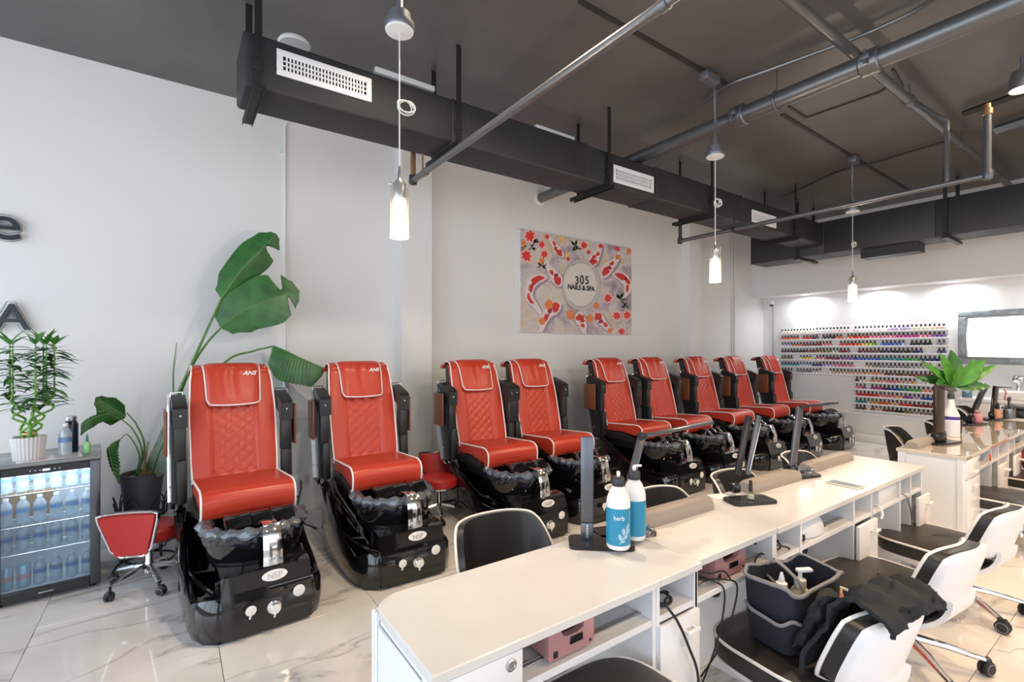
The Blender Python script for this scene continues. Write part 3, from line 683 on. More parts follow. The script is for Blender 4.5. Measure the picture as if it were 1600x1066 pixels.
# red pedicure stools
def make_stool(label):
    t = empty('pedicure_stool', label, 'stool', (0, 0, 0), 0, 'small red pedicure stools')
    star_base(t, .225, .115, wheel=.027, topz=.30, hub_r=.022)
    MB().lathe([(0, .30), (.14, .30), (.172, .312), (.178, .34), (.176, .372), (.160, .388), (.09, .394), (0, .395)], (0, .02, 0), 32).build('seat', red_vinyl, t)
    MB().lathe([(.15, .29), (.172, .295), (.176, .310), (.16, .312)], (0, .02, 0), 32).build('seat_rim', chrome, t)
    def bp_(u, v):
        w = lerp(.088, .155, v); x = (u-.5)*2*w; z = lerp(.290, .540, v)
        return (x, -.205-.03*v+.028*(x/.15)**2*-1+.0+.012*math.sin(PI*v)*-0, z)
    MB().shell(bp_, 13, 11, -.028).build('back_pad', red_vinyl, t, sharp=60)
    fr = [bp_(.0+.02, k/8) for k in range(9)]; top = [bp_(k/10, 1) for k in range(11)]; rt = [bp_(.98, 1-k/8) for k in range(9)]; bt = [bp_(1-k/6, 0) for k in range(7)]
    pts = []
    for p in fr[1:-1]: pts.append((p[0]-.014, p[1]-.012, p[2]))
    pts.append((top[0][0]-.004, top[0][1]-.012, top[0][2]+.008))
    for p in top[1:-1]: pts.append((p[0], p[1]-.012, p[2]+.014))
    pts.append((top[-1][0]+.004, top[-1][1]-.012, top[-1][2]+.008))
    for p in rt[1:-1]: pts.append((p[0]+.014, p[1]-.012, p[2]))
    for p in bt[1:-1]: pts.append((p[0], p[1]-.012, p[2]-.016))
    MB().tube(pts, .0105, 8, closed=True).build('back_frame', chrome, t)
    MB().tube([(-.03, -.20, .29), (-.03, -.12, .288), (-.03, 0, .292)], .010, 8).tube([(.03, -.20, .29), (.03, -.12, .288), (.03, 0, .292)], .010, 8).build('back_bracket', chrome, t)
    return t
st = make_stool('red trapezoid backed stool on chrome casters beside the fridge')
st.location = (-.125, 4.0, 0); st.rotation_euler = (0, 0, math.radians(-20)); st.scale = (1, 1, 1)
dup(st, (2.02, 4.05, 0), math.radians(160), 'red stool squeezed between the second and third pedicure chairs')
dup(st, (3.86, 4.05, 0), math.radians(150), 'red stool mostly hidden between the fourth and fifth pedicure chairs')

# ------------------------------------------------------------------ client chairs (far side of the desks)
def make_client(label):
    t = empty('client_chair', label, 'chair', (0, 0, 0), 0, 'black tub chairs of the clients')
    # faces -y; the tub back wraps around the seat
    def bk(u, v):
        e = (u-.5)*2; ae = abs(e)
        hgt = .705-.018*e*e-.13*max(0, (ae-.62)/.38)**2.4
        z = lerp(.36, hgt, v); w = .235+.03*v
        return (math.sin(e*1.25)/math.sin(1.25)*w, .235+.05*v-.20*ae**2.6, z)
    MB().shell(bk, 41, 10, -.04).build('tub_back', blk_leather, t, sharp=60)
    pts = [bk(k/40, 1) for k in range(41)]
    lft = [bk(0, 1-k/8) for k in range(1, 9)]; rgt = [bk(1, k/8) for k in range(0, 8)]
    def cen(p): return (p[0], p[1]-.003, p[2]+.003)
    MB().tube([cen(p) for p in rgt]+[cen(p) for p in pts[::-1]]+[cen(p) for p in lft], .0065, 7).build('piping', piping, t)
    MB().rbox(-.235, .235, -.32, .20, .34, .43, .035, 3).build('seat', blk_leather, t)
    MB().lathe([(.21, 0), (.22, .012), (.06, .03), (.03, .05), (.028, .38)], n=28).build('pedestal', chrome, t)
    return t
cc = [(1.32, 1.84, -4, 'black piped tub chair behind the first desk end, nearest of the clients chairs'), (2.36, 1.66, 2, 'black piped tub chair behind the blue lotion bottles'),
      (3.13, 1.64, 2, 'black piped tub chair behind the clear polish bottle'), (4.16, 1.68, 4, 'black piped tub chair behind the glass dish and the far hand cushion'),
      (6.42, 1.70, 8, 'black piped tub chair at the cushion end of the far counter'), (7.45, 1.62, 6, 'black piped tub chair behind the folded wipe and broad dark lamp'), (8.05, 1.45, 6, 'black piped tub chair behind the tilted lamp of the far counter')]
c0 = make_client(cc[0][3]); c0.location = (cc[0][0], cc[0][1], 0); c0.rotation_euler = (0, 0, math.radians(cc[0][2]))
for i, (x, y, a, l) in enumerate(cc[1:]):
    o = dup(c0, (x, y, 0), math.radians(a), l)
    if i == 5: o.scale = (1.2, 1.2, 1.2)

# ------------------------------------------------------------------ technician chairs
def make_tech(label):
    t = empty('technician_chair', label, 'chair', (0, 0, 0), 0, 'white backed technician chairs')     # faces +y
    sl = []
    n = 40
    def outl(k, sx=.27, sy=.24, e=3.6):
        a = 2*PI*k/n; c, s = math.cos(a), math.sin(a)
        return (math.copysign(abs(c)**(2/e), c)*sx, math.copysign(abs(s)**(2/e), s)*sy)
    lv = [(.80, .310), (.97, .313), (1.0, .325), (1.0, .380), (.97, .393), (.85, .401), (.5, .407), (0.02, .408)]
    vs = []; fs = []
    for k, (sc, z) in enumerate(lv):
        for j in range(n):
            x, y = outl(j); vs.append((x*sc, y*sc, z-.012*(1 if z < .314 else 0)+.006*math.cos(y*6)))
    for i in range(len(lv)-1):
        for j in range(n): fs.append((i*n+j, i*n+(j+1) % n, (i+1)*n+(j+1) % n, (i+1)*n+j))
    fs.append(tuple(range(n))[::-1])
    MB().add(vs, fs).build('seat', blk_seat, t)
    MB().tube([(outl(j)[0]*1.0, outl(j)[1]*1.0, .387+.006*math.cos(outl(j)[1]*6)) for j in range(n)], .0065, 7, closed=True).build('piping', piping, t)
    lv = [(.5, .260), (.85, .270), (.985, .300), (1.0, .317), (.9, .317)]
    vs = []; fs = []
    for k, (sc, z) in enumerate(lv):
        for j in range(n): x, y = outl(j); vs.append((x*sc, y*sc, z))
    for i in range(len(lv)-1):
        for j in range(n): fs.append((i*n+j, i*n+(j+1) % n, (i+1)*n+(j+1) % n, (i+1)*n+j))
    fs += [tuple(range(n))[::-1], tuple(range((len(lv)-1)*n, len(lv)*n))]
    MB().add(vs, fs).build('seat_shell', shell_white, t)
    def neck(u, v):
        w = lerp(.17, .12, sm(v)); a = v
        y = -.14-.20*math.sin(a*PI*.5)**.9; z = .277+.17*v**1.8
        return ((u-.5)*2*w, y, z)
    MB().shell(neck, 9, 12, .02).build('back_neck', shell_white, t)
    # backrest: cushion (black) between front piping and the white rear panel
    def pf(u, v, off):
        w = .200*(1-.10*(abs(v-.5)*2)**3)
        ex = (u-.5)*2
        x = ex*w; z = lerp(.395, .675, v)-.030*abs(ex)**4*(v-.5)*2
        y = -.235-.085*v-off+.05*ex*ex
        return (x, y, z)
    def fr(u, v): p = pf(u, v, 0); k = max(0, 1-(abs(u-.5)*2)**5)*max(0, 1-(abs(v-.5)*2)**5); return (p[0], p[1]+.02*k, p[2])
    MB().shell(fr, 17, 13, Vector((0, -.075, .0))).build('back_cushion', blk_leather, t, sharp=60)
    lp = [(k/16, 0) for k in range(16)]+[(1, k/12) for k in range(12)]+[(1-k/16, 1) for k in range(16)]+[(0, 1-k/12) for k in range(12)]
    MB().tube([fr(*q) for q in lp], .0075, 7, closed=True).build('piping', piping, t)
    def rp(u, v): p = pf(u, v, .077); k = max(0, 1-(abs(u-.5)*2)**8)*max(0, 1-(abs(v-.5)*2)**8); return (p[0]*1.01, p[1]-.012*k, (p[2]-.535)*1.02+.535)
    MB().shell(rp, 17, 13, Vector((0, .02, 0))).build('back_panel', shell_white, t, sharp=60)
    pre = set(t.children)
    star_base(t, .30, .105, wheel=.034, topz=.28, hub_r=.032)
    for c_ in t.children:
        if c_ not in pre: c_.location = (.10, -.08, 0)
    MB().tube([(.10, .05, .265), (.235, .08, .26), (.275, .08, .262)], .006, 6).lathe([(0, 0), (.012, .004), (.012, .03), (0, .034)], n=10, M=TR(.27, .08, .262, 0, PI/2)).build('height_lever', white_plastic, t)
    return t
tc = [(2.03, .93, -6, 'white backed technician chair carrying the black supply caddy'), (2.93, .94, -6, 'white backed technician chair in the middle, empty, before the white lamp'),
      (3.83, .94, -6, 'white backed technician chair third along the desk, empty'),       (5.42, .90, -3, 'technician chair at the near end of the far counter'), (6.45, .85, -3, 'technician chair further along the far counter, below the red bag')]
t0 = make_tech(tc[0][3]); t0.location = (tc[0][0], tc[0][1], 0); t0.rotation_euler = (0, 0, math.radians(tc[0][2]))
for x, y, a, l in tc[1:]: dup(t0, (x, y, 0), math.radians(a), l)

ts = empty('technician_stool', 'black seat with white piping pushed under the first desk below the pink dryer', 'stool', (1.04, .96, 0), 0)
for ch in kids(t0):
    if max(v.co.z for v in ch.data.vertices) > .5: continue      # the back stays off
    if ch.name.split('.')[0] in ('seat', 'piping', 'seat_shell', 'column', 'base_leg', 'caster'):
        c = ch.copy(); COL.objects.link(c); c.parent = ts; nm = ch.name.split('.')[0]
        if nm in ('seat', 'piping', 'seat_shell'): c.location = (0, 0, .095)
        else: c.location = (0, 0, 0)
        if nm == 'column': c.scale = (1, 1, 1.34)
        for g in kids(ch): d = g.copy(); COL.objects.link(d); d.parent = c
# ------------------------------------------------------------------ nail desks
YF, YB, ZT = 1.085, 1.50, 0.76
def handle(parent, x, y, z, w=.075):
    MB().rbox(x-w/2, x+w/2, y-.028, y-.018, z-.008, z+.008, .003, 2).rbox(x-w/2+.005, x-w/2+.015, y-.02, y, z-.005, z+.005, .002, 1).rbox(x+w/2-.015, x+w/2-.005, y-.02, y, z-.005, z+.005, .002, 1).build('handle', white_plastic, parent)
def desk(label, x0, x1, bays, top=lam_top, yf=YF, yb=YB, topf=.015, name='nail_desk', end_l=False, end_r=False, corner=False, group='white nail desks in a row'):
    t = empty(name, label, 'desk', (0, 0, 0), 0, group)
    xa = x0-.012 if end_l else x0+.001; xb = x1+.012 if end_r else x1-.001
    if corner:
        r = .09; poly = [(xa, yf-topf), (xb, yf-topf), (xb, yb+.01)]+[(xa+r-r*math.sin(k*PI/16), yb+.01-r+r*math.cos(k*PI/16)) for k in range(9)]
    else: poly = [(xa, yf-topf), (xb, yf-topf), (xb, yb+.01), (xa, yb+.01)]
    m = MB(); n = len(poly); c = Vector((sum(p[0] for p in poly)/n, sum(p[1] for p in poly)/n))
    lv = []
    for z, k in ((ZT-.026, .0), (ZT-.003, 0), (ZT, .003)):
        lv.append([(p[0]+(k if p[0] < c.x else -k), p[1]+(k if p[1] < c.y else -k), z) for p in poly])
    m.add([q for l in lv for q in l], [tuple(range(n))[::-1], tuple(range(2*n, 3*n))]+[(i*n+j, i*n+(j+1) % n, (i+1)*n+(j+1) % n, (i+1)*n+j) for i in range(2) for j in range(n)])
    m.build('worktop', top, t)
    zt = ZT-.0265
    MB().rbox(x0+.002, x1-.002, yb-.018, yb, .585, zt, .002, 1).build('back_panel', lam, t)
    edges = sorted({x0+.001, x1-.019}|{b[1] for b in bays}|{b[2]-.018 for b in bays})
    xs_ = []
    for e in edges:
        if not xs_ or e-xs_[-1] > .025: xs_.append(e)
    for e in xs_: MB().rbox(e, e+.018, yf, yb-.019, 0.0, zt, .0015, 1).build('side_panel', lam, t)
    if end_l:
        MB().rbox(x0-.008, x0+.0, yf+.06, yb-.05, .10, zt-.03, .003, 1).build('end_panel', lam, t)
        for a, b in ((yf+.002, yf+.04), (yb-.045, yb)): MB().rbox(x0-.011, x0, a, b, 0, zt, .002, 1).build('end_stile', lam, t)
    for kind, a, b, op in bays:
        a2, b2 = a+.0185, b-.0185
        if kind == 'drawer':
            d = MB().rbox(a+.004, b-.004, yf-.016, yf+.004, .585, zt-.004, .003, 2).build('drawer', lam, t)
            handle(d, (a+b)/2-.02, yf-.016, .635)
            MB().lathe([(.017, 0), (.017, .004), (.012, .006), (.011, .004), (0, .004)], n=18, M=TR(b-.045, yf-.016, .70, PI/2)).build('lock', steel, d)
            d2 = MB().rbox(a+.004, b-.004, yf-.016, yf+.004, .07, .580, .003, 2).build('door', lam, t); handle(d2, (a+b)/2-.02, yf-.016, .53)
            continue
        s_ = MB().rbox(a2, b2, yf+.003, yb-.02, .592, .616, .002, 1)
        s_.build('cubby_shelf', lam, t)
        if kind == 'wide':
            MB().rbox(a2, b2, yf+.05, yf+.056, .616, .622, .001, 1).rbox(a2, b2, yf+.064, yf+.070, .616, .622, .001, 1).build('shelf_rail', steel, t)
            g = MB().rbox(b2-.005, b2-.001, yf+.07, yf+.11, .665, .705, .004, 1).rbox(b2-.008, b2-.004, yf+.078, yf+.088, .672, .682, .001, 1).rbox(b2-.008, b2-.004, yf+.09, yf+.10, .687, .697, .001, 1); g.build('power_outlet', blk_plastic, t)
        if kind == 'narrow':
            dy = op
            d = MB().rbox(a+.003, b-.003, yf-.014-dy, yf+.004-dy, .07, .587, .003, 2).build('door', lam, t)
            handle(d, b-.075, yf-.014-dy, .535)
            MB().lathe([(.010, 0), (.010, .003), (0, .003)], n=12, M=TR(b2-.001, yf+.13, .69, 0, -PI/2)).build('cable_hole', blk_plastic, t)
    return t
desk('white nail desk nearest the viewer with rounded corner, lock and pink dryer', .525, 1.378, [('drawer', .53, .793, 0), ('wide', .775, 1.375, 0)], end_l=True, corner=True, topf=.02)
desk('narrow white pedestal desk section holding a coiled black cable', 1.378, 1.616, [('narrow', 1.378, 1.614, 0.0)], topf=.02)
desk('white nail desk section holding the dryer with many cables', 1.616, 2.20, [('wide', 1.60, 2.19, 0)], topf=.005)
desk('long white nail desk with the white domed lamp in its shelf', 2.20, 3.31, [('narrow', 2.19, 2.45, 0.004), ('wide', 2.435, 3.06, 0), ('narrow', 3.045, 3.312, .012)], topf=.012)
desk('white nail desk at the far end of the first run, with a drawer box', 3.31, 4.18, [('wide', 3.30, 3.77, 0), ('wide', 3.755, 3.965, 0), ('narrow', 3.95, 4.18, .03)], end_r=True, topf=.012)
desk('white glass topped counter across the aisle gap, with star handles on its end', 4.80, 6.25, [('drawer', 4.80, 5.16, 0), ('wide', 5.145, 5.62, 0), ('narrow', 5.60, 5.88, .04), ('wide', 5.865, 6.25, 0)], top=lam_top2, yf=1.0, yb=1.40, end_l=True, name='manicure_counter', group='glass topped counter sections')
desk('far section of the glass topped counter under the tilted lamp', 6.25, 7.66, [('narrow', 6.25, 6.52, .03), ('wide', 6.50, 7.1, 0), ('narrow', 7.08, 7.36, .02)], top=lam_top2, yf=1.0, yb=1.40, end_r=True, name='manicure_counter', group='glass topped counter sections')
ZD = ZT+.0005
# nail dryers
def dryer(x0, x1, y0, y1, label, z0=.624, h=.10):
    t = empty('nail_dryer', label, 'nail dryer', ((x0+x1)/2, y0, z0), 0, 'rose pink nail dryers')
    w = (x1-x0)/2
    top = [(-w, h*.80), (-w*.82, h), (-w*.55, h), (-w*.38, h*.66), (-w*.2, h*.60), (w*.25, h*.60), (w*.5, h*.68), (w*.62, h), (w*.9, h), (w, h*.86)]
    poly = [(-w, .012), (-w*.93, .004), (w*.9, .004), (w, .014)]+top[::-1]
    M = Matrix(((1, 0, 0, 0), (0, 0, -1, 0), (0, 1, 0, 0), (0, 0, 0, 1)))
    MB().prism(poly, -.022, 0, M=M).build('front_plate', pink, t)
    d = y1-y0
    MB().rbox(-w*.97, -w*.90, .015, d, .006, h*.82, .004, 1).rbox(w*.90, w*.97, .015, d, .006, h*.84, .004, 1).rbox(-w*.95, w*.95, d-.012, d, .006, h*.9, .004, 1).rbox(-w*.95, w*.95, .015, d, .004, .016, .003, 1).build('housing', pink, t)
    v = MB()
    for k in range(9): v.rbox(-w*.985, -w*.97, .03+k*.012, .036+k*.012, h*.62, h*.76, .001, 1)
    v.build('side_vents', mat('dark rose slots', (.14, .05, .05), .6), t)
    s = MB().rbox(-w*.10, w*.48, -.003, .001, h*.30, h*.54, .002, 1).build('screen', blk_gloss, t)
    MB().rbox(-w*.80, -w*.62, -.003, .001, h*.10, h*.30, .0015, 1).build('power_switch', blk_plastic, t)
    f = MB().lathe([(.004, 0), (.004, .003), (0, .003)], n=10, M=TR(w*.82, 0, h*.18, PI/2)).build('jack', blk_plastic, t)
    MB().lathe([(.007, 0), (.007, .004)], n=10, M=Matrix.Translation((-w*.8, .03, 0))).lathe([(.007, 0), (.007, .004)], n=10, M=Matrix.Translation((w*.8, .03, 0))).build('rubber_feet', rubber, t)
dryer(.905, 1.09, 1.10, 1.30, 'rose pink nail dryer in the shelf of the nearest desk')
dryer(1.76, 1.985, 1.105, 1.32, 'rose pink nail dryer behind the tangle of black cables')
t = empty('dome_lamp', 'white domed nail lamp lying in the long desk shelf', 'nail lamp', (2.65, 1.205, .617))
MB().lathe([(.98, .004), (1, .02), (.985, .035), (.93, .055), (.82, .075), (.65, .092), (.40, .103), (.15, .107), (0, .108)], n=32, sx=.165, sy=.115).build('dome', white_plastic, t)
MB().rbox(-.15, .15, -.09, .09, 0, .008, .003, 1).build('base_plate', white_plastic, t)
MB().rbox(-.022, .022, -.010, .010, -.003, .004, .002, 1, M=TR(.088, -.058, .084, .65, .45)).build('display', blk_gloss, t)
MB().rbox(.125, .135, -.085, -.075, .012, .022, .002, 1).build('jack', blk_plastic, t)
def cable(pts, label, r=.0035, m=cable_m, name='power_cable'):
    return tag(MB().tube(spline(pts, 8), r, 7).build(name, m), label, 'cable')
def loops(cx, cy, cz, r, n, jz=.012):
    return [(cx+r*math.cos(a)*(1+.2*math.sin(a*1.7)), cy+r*.6*math.sin(a), cz+jz*(1+math.sin(a*.9+1))) for a in [2*PI*k/8 for k in range(int(8*n))]]
z6 = .622
cable(loops(1.47, 1.13, z6+.005, .035, 2.2)+[(1.43, 1.09, z6+.03), (1.45, 1.055, .60), (1.50, 1.045, .50), (1.56, 1.045, .36), (1.54, 1.04, .16), (1.60, 1.04, .14), (1.66, 1.06, .20)], 'black cable hanging out of the narrow cubby over its door', .005)
cable([(1.66, 1.30, z6+.04), (1.70, 1.18, z6+.02), (1.74, 1.10, z6+.02), (1.78, 1.075, .59), (1.74, 1.08, .42), (1.68, 1.12, .22)], 'black cable drooping from the dryer shelf into the knee space')
cable([(1.64, 1.26, z6+.05), (1.68, 1.14, z6+.03), (1.80, 1.085, z6+.015), (1.86, 1.07, .60), (1.84, 1.08, .48), (1.78, 1.10, .36), (1.72, 1.14, .25)], 'second black cable looping in front of the dryer and down')
cable([(1.63, 1.2, z6+.07), (1.70, 1.10, z6+.06), (1.79, 1.088, z6+.05), (1.83, 1.08, z6+.01)], 'short black cable crossing the dryer corner')
cable([(1.97, 1.097, z6+.015), (2.02, 1.09, z6+.01), (2.10, 1.12, z6+.012), (2.17, 1.13, z6+.012), (2.178, 1.065, z6-.005), (2.183, 1.062, .56)], 'black cable running right from the dryer along the shelf edge', .004)
tag(MB().rbox(1.63, 1.72, 1.24, 1.32, z6-.002, z6+.05, .008, 2).build('power_adapter', blk_plastic), 'black power adapter at the left of the cable tangle', 'adapter')
cable(loops(2.31, 1.14, z6+.004, .03, 1.6)+[(2.34, 1.10, z6+.01), (2.33, 1.09, z6+.006)], 'black cable coiled in the cubby left of the domed lamp', .004)
cable(loops(2.50, 1.12, z6+.004, .028, 2.1)+[(2.56, 1.12, z6+.02), (2.66, 1.11, z6+.02)], 'black cable coiled beside the white domed lamp', .004)
cable(loops(3.12, 1.15, z6+.004, .03, 1.4), 'grey cable coiled in the cubby right of the domed lamp', .005, mat('grey cable', (.25, .25, .26), .5))
cable([(3.40, 1.16, z6+.01), (3.40, 1.09, z6+.01), (3.38, 1.06, .60), (3.36, 1.06, .57)], 'white cable hanging from the drawer box shelf', .006, white_plastic)
cable([(3.80, 1.2, z6+.04), (3.83, 1.09, z6+.004), (3.86, 1.07, .57), (3.92, 1.07, .44), (3.93, 1.07, .32)], 'thin grey cable trailing down beside the half open door', .004, mat('grey cable', (.25, .25, .26), .5))
tag(MB().rbox(3.44, 3.735, 1.095, 1.40, .6175, .715, .006, 2).build('drawer_box', lam), 'plain white drawer box in the shelf of the far desk', 'box')
t = empty('cord_bundle', 'dark bundled cords stuffed beside the white drawer box', 'cable', (3.36, 1.16, .62)); MB().tube(spline(loops(.02, 0, .03, .028, 3, .02), 4), .008, 6).build('bundle', cable_m, t)
t = empty('pliers_rack', 'small dark tool clips in the last cubby of the far desk', 'tools', (4.06, 1.17, .62)); MB().rbox(-.03, .06, 0, .05, 0, .02, .004, 1).tube([(-.03, 0, .02), (.05, .0, .06), (-.03, 0, .075)], .006, 6).build('clips', blk_plastic, t)
cable(loops(5.95, 1.06, z6+.02, .05, 1.8, .02)+[(5.9, 1.02, z6+.09)], 'black cable looped in the open cubby of the far counter', .006)
tag(MB().rbox(5.52, 5.55, .99, .998, .63, .69, .004, 1).build('orange_tag', mat('orange tag', (.75, .12, .02), .5)), 'orange sticker on the front of the far counter', 'sticker')
# hand rest cushions
def hand_cushion(x0, x1, y0, y1, label, h=.06, rz=0):
    m = MB(); prof = [(0, 0), (1, 0), (1.0, .45), (.86, .92), (.5, 1), (.14, .92), (0, .45)]
    def fn(u, v):
        k = v*7; i = int(k) % 7; f_ = k-int(k); a, b = prof[i], prof[(i+1) % 7]
        e = 1-(abs(u-.5)*2)**14*.12
        yy = lerp(a[0], b[0], f_)-.5; zz = lerp(a[1], b[1], f_)
        return ((u-.5)*(x1-x0), yy*(y1-y0)*e, zz*h*e)
    nu, nv = 20, 29; m.grid(fn, nu, nv); 
    for s in (0, nu-1): m.f.append(tuple(j*nu+s for j in range(nv-1))); m.m.append(0)
    return tag(m.build('hand_cushion', cushion_m, None, ((x0+x1)/2, (y0+y1)/2, ZD), (0, 0, rz), sharp=50), label, 'cushion', 'taupe hand rest cushions')
hand_cushion(1.66, 2.20, 1.385, 1.485, 'taupe hand cushion right of the blue lotion bottles', rz=-.03)
hand_cushion(2.60, 3.13, 1.39, 1.49, 'taupe hand cushion behind the clear polish bottle', rz=-.03)
hand_cushion(3.34, 4.00, 1.42, 1.51, 'taupe hand cushion at the far end of the first desk run', rz=0)
hand_cushion(4.86, 5.62, 1.28, 1.38, 'taupe hand cushion on the corner of the glass topped counter', h=.055)
# LED desk lamps
def bar(m, a, b, w, th, nrm=Vector((0, 1, 0)), r=.004):
    a, b = Vector(a), Vector(b); d = (b-a); L = d.length; d.normalize(); n = (nrm-d*nrm.dot(d)).normalized(); s = d.cross(n)
    M = Matrix((( s.x, n.x, d.x, a.x), (s.y, n.y, d.y, a.y), (s.z, n.z, d.z, a.z), (0, 0, 0, 1)))
    m.rbox(-w/2, w/2, -th/2, th/2, 0, L, r, 2, M=M); return m
def desk_lamp(label, base, size, rz, segs, m1=gunmetal, w=.042, face=Vector((0, 1, 0))):
    t = empty('desk_lamp', label, 'lamp', (base[0], base[1], ZD), rz, 'folding led desk lamps')
    sx, sy = size
    pl = MB(); r = .025; pts = []
    for cx, cy, a0 in ((sx/2-r, sy/2-r, 0), (-sx/2+r, sy/2-r, PI/2), (-sx/2+r, -sy/2+r, PI), (sx/2-r, -sy/2+r, 1.5*PI)):
        for k in range(6): a = a0+k*PI/10; pts.append((cx+r*math.cos(a), cy+r*math.sin(a)))
    pl.prism(pts, 0, .013).prism([(x*.97, y*.97) for x, y in pts], .013, .016); pl.build('base_plate', blk_lamp, t)
    for i, (nm, a, b, ww, th, mm) in enumerate(segs): bar(MB(), a, b, ww, th, face).build(nm, mm, t)
    return t
a = P(917, 843, Z=ZD+.015)
l1 = desk_lamp('upright folded grey desk lamp standing left of the blue bottles', (a.x+.035, a.y-.045), (.26, .125), -.70, [
    ('post_foot', (-.055, .012, .014), (-.055, .012, .085), .050, .022, gunmetal), ('post', (-.055, .012, .085), (-.055, .012, .435), .052, .016, gunmetal), ('folded_arm', (-.055, .034, .06), (-.055, .034, .43), .046, .012, blk_lamp)], face=Vector((.0, 1, 0)))
for k in range(5): MB().lathe([(.005, 0), (.005, .001), (0, .001)], n=8, M=TR(-.055, .0008, .03+k*.011, PI/2)).build('touch_key', steel, l1)
a = P(962, 838, Z=ZD); top = P(1003, 682, Y=a.y+.05); tip = P(1112, 660, Y=a.y+.10)
b0 = Vector((a.x, a.y, ZD))
desk_lamp('grey desk lamp with its arm folded out to the right behind the bottles', (a.x+.05, a.y-.0), (.26, .13), -.35, [], w=.03)
l2 = [o for o in bpy.data.objects if o.get('label', '').startswith('grey desk lamp with its arm')][0]
inv = (Matrix.Translation(l2.location) @ Matrix.Rotation(-.35, 4, 'Z')).inverted()
la, lt, lp_ = inv @ Vector((a.x+.02, a.y+.01, ZD+.015)), inv @ top, inv @ tip
bar(MB(), la, lt, .034, .016, Vector((.35, 1, 0))).build('post', gunmetal, l2); bar(MB(), lt, lp_, .032, .016, Vector((0, 0, 1))).build('lamp_arm', gunmetal, l2)
MB().tube([lt-Vector((0, .014, 0)), lt+Vector((0, .014, 0))], .02, 14).build('joint', blk_lamp, l2)
a = P(1158, 779, Z=ZD+.015); top = P(1168, 652, Y=a.y)
l3 = desk_lamp('tilted black desk lamp holding a clear polish bottle on its base', (a.x+.03, a.y-.03), (.25, .125), -.40, [])
inv = (Matrix.Translation(l3.location) @ Matrix.Rotation(-.40, 4, 'Z')).inverted()
p0 = P(1148, 770, Z=ZD+.015); p1 = Vector((P(1152, 742, Y=p0.y))); p2 = P(1170, 650, Y=p0.y)
bar(MB(), inv @ p0, inv @ (p0+Vector((0, 0, .05))), .05, .05, Vector((0, 1, 0)), .012).build('post_foot', blk_lamp, l3)
bar(MB(), inv @ p1, inv @ p2, .035, .018).build('post', blk_lamp, l3)
off = Vector((.05, -.03, 0)); bar(MB(), inv @ (p1+off), inv @ (p2+off), .03, .014).build('folded_arm', gunmetal, l3)
bar(MB(), inv @ (p1+off*1.1+Vector((-.003, -.008, .02))), inv @ (p2+off*1.1+Vector((-.003, -.008, -.04))), .008, .004).build('light_strip', steel, l3)
p0 = P(1238, 742, Z=ZD+.015); p2 = P(1250, 636, Y=p0.y); p3 = P(1309, 629, Y=p0.y-.15)
l4 = desk_lamp('grey desk lamp with a level arm behind the glass dish', (p0.x+.06, p0.y-.02), (.24, .12), -.25, [])
inv = (Matrix.Translation(l4.location) @ Matrix.Rotation(-.25, 4, 'Z')).inverted()
bar(MB(), inv @ p0, inv @ (p0+Vector((0, 0, .06))), .05, .05, Vector((0, 1, 0)), .012).build('post_foot', blk_lamp, l4)
bar(MB(), inv @ (p0+Vector((0, 0, .04))), inv @ p2, .050, .018).build('post', gunmetal, l4)
bar(MB(), inv @ p2, inv @ p3, .035, .014, Vector((0, 0, 1))).build('lamp_arm', blk_lamp, l4)
# lamps of the far counter
def simple_lamp(label, bx, tp, tip, bsz, w, m1):
    b = P(*bx, Z=ZD+.015)
    l = desk_lamp(label, (b.x+.02, b.y-.01), bsz, -.2, [])
    inv = (Matrix.Translation(l.location) @ Matrix.Rotation(-.2, 4, 'Z')).inverted()
    tpp = P(*tp, Y=b.y); 
    bar(MB(), inv @ b, inv @ (b+(tpp-b)*.16), w*1.05, .06, Vector((0, 1, 0)), .012).build('post_foot', blk_lamp, l)
    bar(MB(), inv @ (b+(tpp-b)*.1), inv @ tpp, w, .028).build('post', m1, l)
    if tip:
        q = P(*tip, Y=b.y-.02); bar(MB(), inv @ tpp, inv @ q, w*.55, .018, Vector((0, 0, 1))).build('lamp_arm', m1, l)
    return l, b, tpp
dark_wood = mat('dark brown lamp post', (.030, .016, .010), .3)
simple_lamp('broad dark upright desk lamp in front of the potted plant', (1467, 690), (1467, 603), (1488, 610), (.34, .15), .125, dark_wood)
l6, b6, t6 = simple_lamp('black desk lamp tilted open like a letter V on the far counter', (1514, 661), (1539, 603), None, (.36, .15), .075, blk_lamp)
inv = (Matrix.Translation(l6.location) @ Matrix.Rotation(-.2, 4, 'Z')).inverted()
bar(MB(), inv @ (b6+Vector((.14, 0, .10))), inv @ (t6+Vector((.03, -.02, 0))), .03, .02).build('folded_arm', blk_lamp, l6)
simple_lamp('black desk lamp with a red ribbon hanging from its bent head', (1551, 653), (1556, 605), (1577, 606), (.42, .16), .085, blk_lamp)
q = P(1562, 606, Y=1.30)
def rib(u, v): return (q.x+.05*u+.10*v, q.y-.03-.01*math.sin(v*6), q.z-.02-.13*v)
tag(MB().shell(rib, 5, 8, .004).build('red_ribbon', mat('red ribbon', (.65, .02, .02), .5)), 'red ribbon tied to the farthest black desk lamp', 'ribbon')

